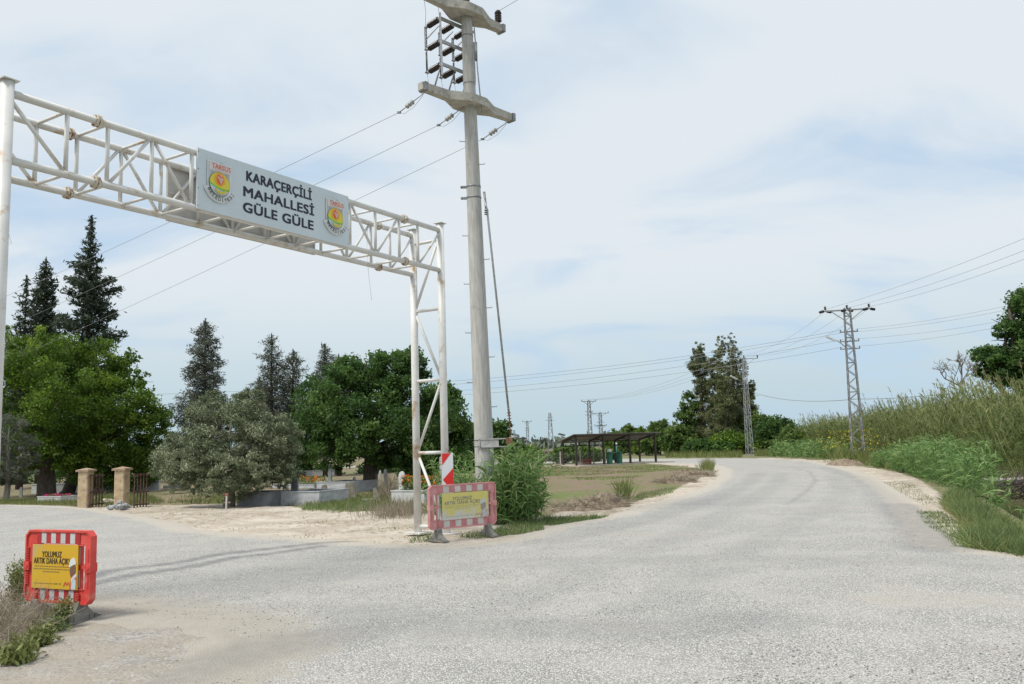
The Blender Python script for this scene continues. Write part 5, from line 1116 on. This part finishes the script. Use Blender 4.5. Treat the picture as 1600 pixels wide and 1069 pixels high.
# ------------------------------------------------------------------ reeds and grasses
def in_poly(poly, n):
    xs = [p[0] for p in poly]; ys = [p[1] for p in poly]; out = np.zeros((0, 2))
    while len(out) < n:
        q = np.stack([RNG.uniform(min(xs), max(xs), n*2), RNG.uniform(min(ys), max(ys), n*2)], 1); out = np.concatenate([out, q[sdf(q[:, 0], q[:, 1], poly) > 0]])
    return out[:n]
def reeds(poly, n, hmin, hmax, hfun=None):
    q = in_poly(poly, n); z = ground_z(q[:, 0], q[:, 1]); P = np.stack([q[:, 0], q[:, 1], z], 1)
    clump = fbm(q[:, 0], q[:, 1], .33, 3); H = RNG.uniform(hmin, hmax, n)*(1+clump*.7)
    if hfun is not None: H = H*hfun(q)
    lean = RNG.normal(size=(n, 3))*.09; lean[:, 0] -= .16+.22*np.clip(clump, -.3, .5)+.10*RNG.random(n); D = unit(lean+np.array([0, 0, 1.]))
    bt = np.clip(.45+clump*.5+RNG.normal(size=n)*.12, 0, .8)
    parts = [ribbons(P, D, H, np.full(n, .035), .03, 3, bt*.5+.45, .6)]
    k = 20; idx = np.repeat(np.arange(n), k); t = RNG.uniform(.12, .96, n*k); S = P[idx]+D[idx]*(H[idx]*t)[:, None]; S[:, 2] -= .03*H[idx]*t*t
    d = RNG.normal(size=(n*k, 3)); d[:, 2] = np.abs(d[:, 2])*.5+.75; d += D[idx]*.8
    parts.append(ribbons(S, d, RNG.uniform(.35, .75, n*k), RNG.uniform(.035, .065, n*k), RNG.uniform(.15, .6, n*k), 2, np.clip(bt[idx]+RNG.normal(size=n*k)*.2-.12*(1-t), 0, .9), 1))
    pl = np.where(RNG.random(n) < .35)[0]; kk = 14; i2 = np.repeat(pl, kk); t = RNG.uniform(.0, 1, len(i2)); S = P[i2]+D[i2]*(H[i2]*(.97+.08*t))[:, None]
    d = D[i2]*1.5+RNG.normal(size=(len(i2), 3))*.35; d[:, 0] -= .2
    parts.append(ribbons(S, d, RNG.uniform(.18, .34, len(i2)), np.full(len(i2), .03), .3, 2, np.clip(.85+RNG.normal(size=len(i2))*.12, 0, 1), 1))
    return cat_mesh(parts)
RP = [(20.5, 36), (22.5, 34.5), (30, 33.5), (38, 37), (44, 50), (42, 66), (42, 84), (44, 100), (33, 101), (31, 88), (30, 76), (27.5, 66), (25.5, 56), (22.5, 45)]
V, F, Tn = reeds(RP, 8200, 2.75, 4.0)
np_mesh('reeds', V, F, LM['reed'], Tn, label='tall leaning giant reeds forming a thicket right of the road', cat='reeds', kind='stuff')
def grass_patch(name, pts, hmin, hmax, wd, bend, m, label, cat, stuff=True, tl=.45, lean=.35, base=None, group=None, K=3, wind=(0, 0, 0)):
    z = ground_z(pts[:, 0], pts[:, 1]); P = np.stack([pts[:, 0], pts[:, 1], z-.01], 1); n = len(P)
    D = RNG.normal(size=(n, 3))*lean; D[:, 2] = 1; H = RNG.uniform(hmin, hmax, n)
    V, F, Tn = ribbons(P, D, H, wd*RNG.uniform(.6, 1.3, n), bend*RNG.uniform(.3, 1.3, n), K, np.clip(tl+fbm(P[:, 0], P[:, 1], 1.3)*.5+RNG.normal(size=n)*.15, 0, 1), 1, wind)
    if base is not None: V = V-np.array(base)
    o = np_mesh(name, V, F, m, Tn, label=label, cat=cat, kind='stuff' if stuff else None, group=group)
    if base is not None: o.location = base
    return o
def sorghum(centres, n, hmin, hmax, spread, name, label, base=None, cat='tall grass', group=None, kind=None, m='sorg', lw=.035, clear=.2):
    ci = RNG.integers(0, len(centres), n); c = np.array(centres)[ci]; q = c[:, :2]+RNG.normal(size=(n, 2))*np.asarray(spread)
    ok = (sdf(q[:, 0], q[:, 1], ROAD) < -clear) & (canal_half(q[:, 0], q[:, 1]) > 1.9); q = q[ok]; c = c[ok]; n = len(q)
    z = ground_z(q[:, 0], q[:, 1]); P = np.stack([q[:, 0], q[:, 1], z], 1); H = RNG.uniform(hmin, hmax, n)*(c[:, 2] if c.shape[1] > 2 else 1)
    out = unit(np.concatenate([q-c[:, :2], np.zeros((n, 1))], 1)); D = out*RNG.uniform(0, .35, n)[:, None]+RNG.normal(size=(n, 3))*.08; D[:, 2] = 1; D = unit(D)
    bt = np.clip(.42+RNG.normal(size=n)*.14, 0, 1); parts = [ribbons(P, D, H, np.full(n, .014), .05, 3, bt, .4)]
    k = 12; idx = np.repeat(np.arange(n), k); t = RNG.uniform(.08, 1, n*k); S = P[idx]+D[idx]*(H[idx]*t)[:, None]
    d = RNG.normal(size=(n*k, 3)); d[:, 2] = np.abs(d[:, 2])*.4+.7
    parts.append(ribbons(S, d, RNG.uniform(.28, .62, n*k), RNG.uniform(.6, 1.2, n*k)*lw, RNG.uniform(.35, 1.0, n*k), 4, np.clip(bt[idx]+RNG.normal(size=n*k)*.14+.25*(t-.5), 0, 1), 1))
    V, F, Tn = cat_mesh(parts)
    if base is not None: V = V-np.array(base)
    o = np_mesh(name, V, F, LM[m], Tn, label=label, cat=cat, group=group, kind=kind)
    if base is not None: o.location = base
    return o
# clumps around the concrete pole
sorghum([(-.25, 20.7), (-.05, 20.5), (.15, 20.7), (.1, 21.1), (-.15, 21.0), (.25, 21.3)], 170, .9, 1.9, (.16, .2), 'johnson_grass', 'big arching clump of broad green grass right of the concrete pole', (.0, 20.8, 0), group='grass clumps at the pole foot', lw=.05)
sorghum([(-1.45, 21.4), (-1.2, 21.9), (-1.6, 22.1), (-1.05, 21.1)], 90, .7, 1.8, (.22, .2), 'johnson_grass', 'sparser tall grass clump between the gate leg and the concrete pole', (-1.3, 21.5, 0), group='grass clumps at the pole foot')
sorghum([(-.7, 20.6), (-.4, 20.3), (0.0, 20.3)], 60, .6, 1.2, (.25, .15), 'johnson_grass', 'low grass tuft in front of the concrete pole foot', (-.4, 20.4, 0), group='grass clumps at the pole foot')
# lush verge right of the road
cr = [tuple(G(px, py).xy)+(h,) for px, py, h in ((1452, 783, 1.1), (1462, 778, 1.4), (1466, 770, 1.5), (1455, 772, 1.4), (1475, 752, 1.5), (1510, 748, 1.5), (1530, 742, 1.5), (1555, 742, 1.5), (1440, 760, 1.1), (1425, 755, .8), (1400, 747, .8), (1440, 745, 1.3), (1460, 742, 1.5), (1380, 738, .8), (1400, 736, 1.1), (1370, 731, .9), (1468, 792, .5), (1430, 738, 1.3), (1490, 745, 1.6))]
sorghum(cr, 2500, .6, 1.15, (.55, .9), 'verge_grass', 'lush broad leaved green grass between the road shoulder and the reeds', kind='stuff', cat='grass', lw=.04, clear=1.7)
gpoly = gp((1500, 862), (1480, 845), (1500, 835), (1470, 800), (1495, 790), (1560, 800), (1600, 830), (1640, 860), (1660, 880), (1600, 874))
grass_patch('ditch_grass', np.concatenate([in_poly(gp((1492, 768), (1474, 790), (1500, 812), (1540, 842), (1600, 872), (1660, 890), (1700, 892), (1660, 868), (1600, 846), (1545, 803)), 8500), in_poly(gp((1510, 858), (1500, 846), (1530, 838), (1600, 862), (1660, 878), (1600, 873)), 1800)]), .12, .52, .014, .35, LM['grass'], 'long green grass lining the ditch edge at the right', 'grass', lean=.55)
grass_patch('ditch_weeds', in_poly(gp((1485, 775), (1470, 795), (1495, 815), (1515, 860), (1600, 874), (1660, 885), (1640, 860), (1560, 812)), 3200), .08, .45, .012, .2, LM['weed'], 'straw coloured weeds mixed into the ditch edge grass', 'weeds', lean=.6, tl=.7)
grass_patch('verge_weeds', np.concatenate([in_poly(gp((1445, 822), (1430, 800), (1470, 800), (1530, 838), (1560, 862), (1500, 860)), 3800), in_poly(gp((1380, 755), (1420, 752), (1470, 790), (1440, 790)), 1200)]), .03, .12, .011, .4, LM['grass'], 'short patchy weeds on the sandy shoulder at the right', 'weeds')
# weeds at the foot of the reeds and pylons
far_weed = np.concatenate([in_poly(gp((1180, 713), (1260, 714), (1330, 722), (1400, 737), (1420, 728), (1330, 712), (1260, 706), (1180, 706)), 9000), in_poly(gp((1040, 716), (1160, 715.2), (1160, 709), (1040, 709)), 3500)])
grass_patch('roadside_weeds', far_weed, .35, 1.1, .05, .25, LM['weed'], 'rank mixed weeds along the outer edge of the road bend', 'weeds')
sorghum([tuple(G(px, py).xy) for px, py in ((1245, 713), (1260, 714), (1275, 715), (1290, 717))], 260, .9, 1.7, (1.6, 1.6), 'cane_patch', 'pale green broad leaved cane patch across the road bend', kind='stuff', cat='cane', lw=.09)
yb = np.concatenate([np.array([G(px, 722).xy for px in RNG.normal(1314, 11, 130)])+RNG.normal(size=(130, 2))*.6, np.array([G(px, 727).xy for px in RNG.normal(1365, 10, 50)])+RNG.normal(size=(50, 2))*.5])
grass_patch('fennel_stems', yb, .6, 2.1, .03, .1, LM['weed'], 'yellow flowering tall weeds around the nearest pylon foot', 'weeds')
Pf = np.concatenate([yb, yb, yb]); Pf = np.stack([Pf[:, 0]+RNG.normal(size=len(Pf))*.2, Pf[:, 1], RNG.uniform(.9, 2.2, len(Pf))], 1)
V, F, Tn = leaves(Pf, .06, RNG.random(len(Pf)), .8); np_mesh('fennel_flowers', V, F, LM['yellow'], Tn, label='yellow flower heads on the tall weeds near the nearest pylon', cat='flowers', kind='stuff')
# dry dark brush over the ditch under the slab
q = in_poly([(15.6, 27.8), (21.5, 27.0), (22, 29.4), (15.9, 29.5)], 2600)
P = np.stack([q[:, 0], q[:, 1], RNG.uniform(-.5, .15, len(q))], 1); D = RNG.normal(size=(len(q), 3)); D[:, 2] = np.abs(D[:, 2])*.6
V, F, Tn = ribbons(P, D, RNG.uniform(.4, 1.1, len(q)), np.full(len(q), .02), .1, 3, np.clip(RNG.normal(size=len(q))*.2+.4, 0, 1), .8); np_mesh('ditch_brush', V, F, leafmat('blade_dark_brush', [(0, (.03, .024, .02)), (.6, (.085, .065, .055)), (1, (.22, .18, .15))], .1), Tn, label='tangled dry brown brush hanging in the ditch by the slab bridge', cat='brush', kind='stuff')
# cemetery and apron grasses
cem = in_poly(gp((235, 785), (300, 775), (480, 775), (640, 768), (660, 795), (560, 800), (480, 797), (420, 788), (300, 788)), 9000); cem = cem[fbm(cem[:, 0], cem[:, 1], .5) > -.06]
grass_patch('cemetery_grass', cem, .08, .35, .02, .3, LM['weed'], 'patchy dry and green grass among the graves', 'grass')
grass_patch('green_tuft', in_poly(gp((470, 799), (490, 782), (560, 778), (610, 790), (580, 802)), 3800), .08, .34, .016, .5, LM['grass'], 'low fresh green grass patch before the leaning old gravestones', 'grass', tl=.5)
_c = np.array([G(625, 806).xy for _ in range(900)])
_ap = in_poly(SANDL, 9000); _ap = _ap[(fbm(_ap[:, 0], _ap[:, 1], .9) > .13) & (_ap[:, 0] < -1.8)]
grass_patch('apron_weeds', _ap, .03, .13, .012, .3, LM['weed'], 'small scattered weeds on the pale dirt before the cemetery', 'weeds', lean=.6)
dg = _c+RNG.normal(size=(900, 2))*np.array([.5, .75])
grass_patch('dry_grass_clump', dg, .25, .75, .012, .15, LM['dry'], 'grey dry grass clump left of the gate leg', 'grass')
grass_patch('dry_grass_clump', in_poly(gp((585, 780), (600, 765), (620, 765), (615, 790)), 220), .5, 1.3, .02, .12, LM['dry'], 'tall dry stalks beside the marigold grave', 'grass')
grass_patch('roadside_weeds', in_poly(gp((0, 790), (60, 790), (130, 793), (130, 785), (60, 782), (0, 782)), 3000), .06, .32, .014, .3, LM['weed'], 'green weeds along the road edge left of the tan pillars', 'weeds')
grass_patch('roadside_weeds', in_poly(gp((145, 790), (180, 792), (260, 786), (230, 775), (150, 778)), 3000), .1, .4, .02, .3, LM['weed'], 'weeds between the tan pillars and along the path', 'weeds')
fg = in_poly(FIELD, 26000); k_ = fbm(fg[:, 0], fg[:, 1], .22, 3) + .22*(np.abs(fg[:, 1]-(58+.3*fg[:, 0])) < 9); fg = fg[k_ > .10]
grass_patch('field_grass', fg, .03, .13, .03, .4, LM['weed'], 'scattered low green growth on the bare field', 'grass')
grass_patch('edge_grass', np.concatenate([in_poly(gp((840, 822), (850, 812), (950, 808), (940, 812), (880, 820)), 2600), in_poly(gp((715, 843), (760, 841), (790, 838), (850, 830), (845, 815), (800, 822)), 3000), in_poly(gp((985, 785), (1000, 772), (1060, 762), (1050, 772)), 1400), in_poly(gp((1090, 750), (1120, 738), (1112, 727), (1085, 727)), 1500), in_poly(gp((640, 850), (650, 840), (690, 838), (690, 846)), 250)]), .04, .2, .014, .4, LM['grass'], 'thin green grass along the sandy road edge near the pole', 'grass', tl=.55)
grass_patch('edge_weeds', np.concatenate([in_poly(gp((963, 782), (970, 776), (985, 776), (985, 784)), 200), in_poly(gp((1095, 735), (1100, 729), (1115, 729), (1115, 737)), 350)]), .4, .95, .03, .15, LM['weed'], 'upright weed tufts at the edge of the field', 'weeds')
# brown debris heaps
DEB = mat('debris_soil', (.17, .125, .085), (.33, .27, .20), scale=9, rough=1, bump=.8, bscale=30)
def heap(px, py, w, d, h, label, dead, seed=1):
    b = G(px, py); xs = np.linspace(-1, 1, 44); X_, Y_ = np.meshgrid(xs, xs, indexing='ij'); rr = np.clip(1-(X_**2+Y_**2), 0, 1)
    Z = rr**.8*h*(1+1.4*fbm(X_*1.0+seed, Y_+seed, 2.3))+fbm(X_+seed, Y_, 8)*.10*rr-.04*(rr <= 0)
    V = np.stack([X_*w/2, Y_*d/2, Z], -1).reshape(-1, 3); i = np.arange(43)[:, None]*44+np.arange(43)[None]; F = np.stack([i, i+44, i+45, i+1], -1).reshape(-1, 4)
    o = thing('debris_heap', b, 0, label, 'debris', 'brown debris heaps'); np_mesh('soil', V, F, DEB, None, o, smooth=False)
    n = dead; u = RNG.uniform(-.85, .85, (n, 2)); zz = np.clip(1-(u**2).sum(1), 0, 1)**.8*h; P = np.stack([u[:, 0]*w/2, u[:, 1]*d/2, zz*.9], 1); D = RNG.normal(size=(n, 3)); D[:, 2] = np.abs(D[:, 2])*.4
    V, F, Tn = ribbons(P, D, RNG.uniform(.15, .5, n), np.full(n, .016), .1, 2, np.clip(RNG.normal(size=n)*.25+.5, 0, 1), .7); np_mesh('dead_stems', V, F, LM['dry'], Tn, o)
heap(905, 796, 1.9, 1.2, .17, 'brown heap of soil and dead stems left of the bigger one by the road edge', 500, 1)
heap(945, 792, 1.5, 1.2, .30, 'biggest brown heap of soil and dead stems by the road edge', 500, 3)
heap(1055, 754, 2.0, 1.3, .16, 'reddish brown heap of cut brush near the road bend', 900, 5)
heap(1085, 745, 2.3, 1.4, .22, 'farther brown heap of cut brush at the field corner', 900, 8)
heap(1320, 727, 2.4, 1.6, .30, 'low stony heap on the shoulder beside the nearest pylon', 150, 9)

# foreground weeds bottom left
fgp = [(-5.2, 8.0), (-4.9, 8.9), (-5.05, 9.6), (-5.5, 10.2), (-6.2, 10.6), (-7.2, 10.6), (-7.0, 8.0)]
q = in_poly(fgp, 1500); z = ground_z(q[:, 0], q[:, 1]); P = np.stack([q[:, 0], q[:, 1], z], 1)
D = RNG.normal(size=(len(q), 3))*.6; D[:, 2] = np.abs(D[:, 2])+.5
V1 = ribbons(P, D, RNG.uniform(.2, .62, len(q)), np.full(len(q), .007), .1, 3, np.clip(RNG.normal(size=len(q))*.2+.6, 0, 1), .6)
i2 = np.repeat(np.arange(len(q)), 5); t = RNG.uniform(.3, 1, len(i2)); S = P[i2]+unit(D)[i2]*(.4*t)[:, None]; d2 = RNG.normal(size=(len(i2), 3))
V2 = ribbons(S, d2, RNG.uniform(.06, .22, len(i2)), np.full(len(i2), .0045), .1, 2, np.clip(RNG.normal(size=len(i2))*.2+.6, 0, 1), .7)
V, F, Tn = cat_mesh([V1, V2]); np_mesh('dry_brush', V, F, LM['dry'], Tn, label='tangled grey dry brush at the foot of the bright red barrier', cat='brush', kind='stuff')
def weed(x, y, h, w, n, label, m='weed', size=.035, rnd=False):
    b = (x, y, gz(x, y)); o = thing('weed', b, 0, label, 'weed', 'green weeds in the dry brush')
    ns = 16; Dm = RNG.normal(size=(ns, 3))*(.22 if not rnd else .7)*w/h*1.2; Dm[:, 2] = 1; Dm = unit(Dm); Hs_ = RNG.uniform(.6, 1, ns)*h
    V, F, Tn = ribbons(np.zeros((ns, 3)), Dm, Hs_, np.full(ns, .008), .03, 3, np.full(ns, .3), .5); np_mesh('stems', V, F, LM[m], Tn, o)
    i = RNG.integers(0, ns, n); t = RNG.uniform(.2, 1.03, n); P = Dm[i]*(Hs_[i]*t)[:, None]+RNG.normal(size=(n, 3))*w*.16; P[:, 2] = np.abs(P[:, 2])
    V, F, Tn = leaves(P, size, np.clip(.5+.3*(t-.5)+RNG.normal(size=n)*.15, 0, 1), .35, (0, 0, .5)); np_mesh('leaves', V, F, LM[m], Tn, o)
e1 = G(28, 957); weed(e1.x, e1.y, .62, .25, 2600, 'tallest yellowish green feathery weed left of the bright red barrier')
e1 = G(96, 978); weed(e1.x, e1.y, .34, .22, 1200, 'small yellow green weed below the bright red barrier board')
e1 = G(22, 1030); weed(e1.x, e1.y, .20, .35, 900, 'broad leaved green weed in the bottom left corner', 'weed', .07, True)
e1 = G(64, 1010); weed(e1.x, e1.y, .22, .25, 900, 'low bright green weed at the edge of the dirt track', 'weed', .05, True)
e1 = G(78, 985); weed(e1.x, e1.y, .22, .3, 700, 'low greyish weed between the dry brush and the dirt track', 'grass', .045, True)

# loose chippings and stones
def pebbles(name, q, smin, smax, m, label, zoff=0.03):
    n = len(q); s = RNG.uniform(smin, smax, n)**1; base = np.array([[1, 0, 0], [0, 1, 0], [-1, 0, 0], [0, -1, 0], [0, 0, .8], [0, 0, -.5]]) ; f = np.array([[0, 1, 4], [1, 2, 4], [2, 3, 4], [3, 0, 4], [1, 0, 5], [2, 1, 5], [3, 2, 5], [0, 3, 5]])
    a = RNG.uniform(0, 6.28, n); c, sn = np.cos(a), np.sin(a); B = base[None]*RNG.uniform(.6, 1.3, (n, 6, 1))*s[:, None, None]
    x = B[..., 0]*c[:, None]-B[..., 1]*sn[:, None]; y = B[..., 0]*sn[:, None]+B[..., 1]*c[:, None]; z = B[..., 2]*.55
    gz_ = np.maximum(ground_z(q[:, 0], q[:, 1]), np.where(sdf(q[:, 0], q[:, 1], ROAD) > 0, zoff, -9))
    V = np.stack([x+q[:, 0:1], y+q[:, 1:2], z+gz_[:, None]], -1).reshape(-1, 3); F = (f[None]+6*np.arange(n)[:, None, None]).reshape(-1, 3)
    np_mesh(name, V, F, m, np.repeat(RNG.random(n), 6), label=label, cat='stones', kind='stuff')
PEB = leafmat('chippings', [(0, (.10, .10, .105)), (.4, (.28, .27, .26)), (.8, (.46, .45, .43)), (1, (.62, .60, .57))], 0, .9, .1)
PEBS = leafmat('pale_stones', [(0, (.24, .20, .15)), (.5, (.38, .33, .27)), (.9, (.50, .45, .38)), (1, (.62, .60, .56))], 0, .9, .1)
rr2 = 6.0+RNG.random(26000)**1.6*16; aa = RNG.uniform(-.66, .66, 26000); q = np.stack([rr2*np.sin(aa), rr2*np.cos(aa)], 1); q = q[(sdf(q[:, 0], q[:, 1], ROAD) > .1) & (fbm(q[:, 0], q[:, 1], .5) > -.12)]
pebbles('loose_chippings', q, .004, .013, PEB, 'loose grey chippings scattered over the road surface')
q = np.concatenate([in_poly(SANDL, 9000), in_poly(SANDR, 6000), in_poly(DIRT, 1800)]); pebbles('pale_stones', q, .005, .017, PEBS, 'pale stones scattered on the sandy shoulders', .02)
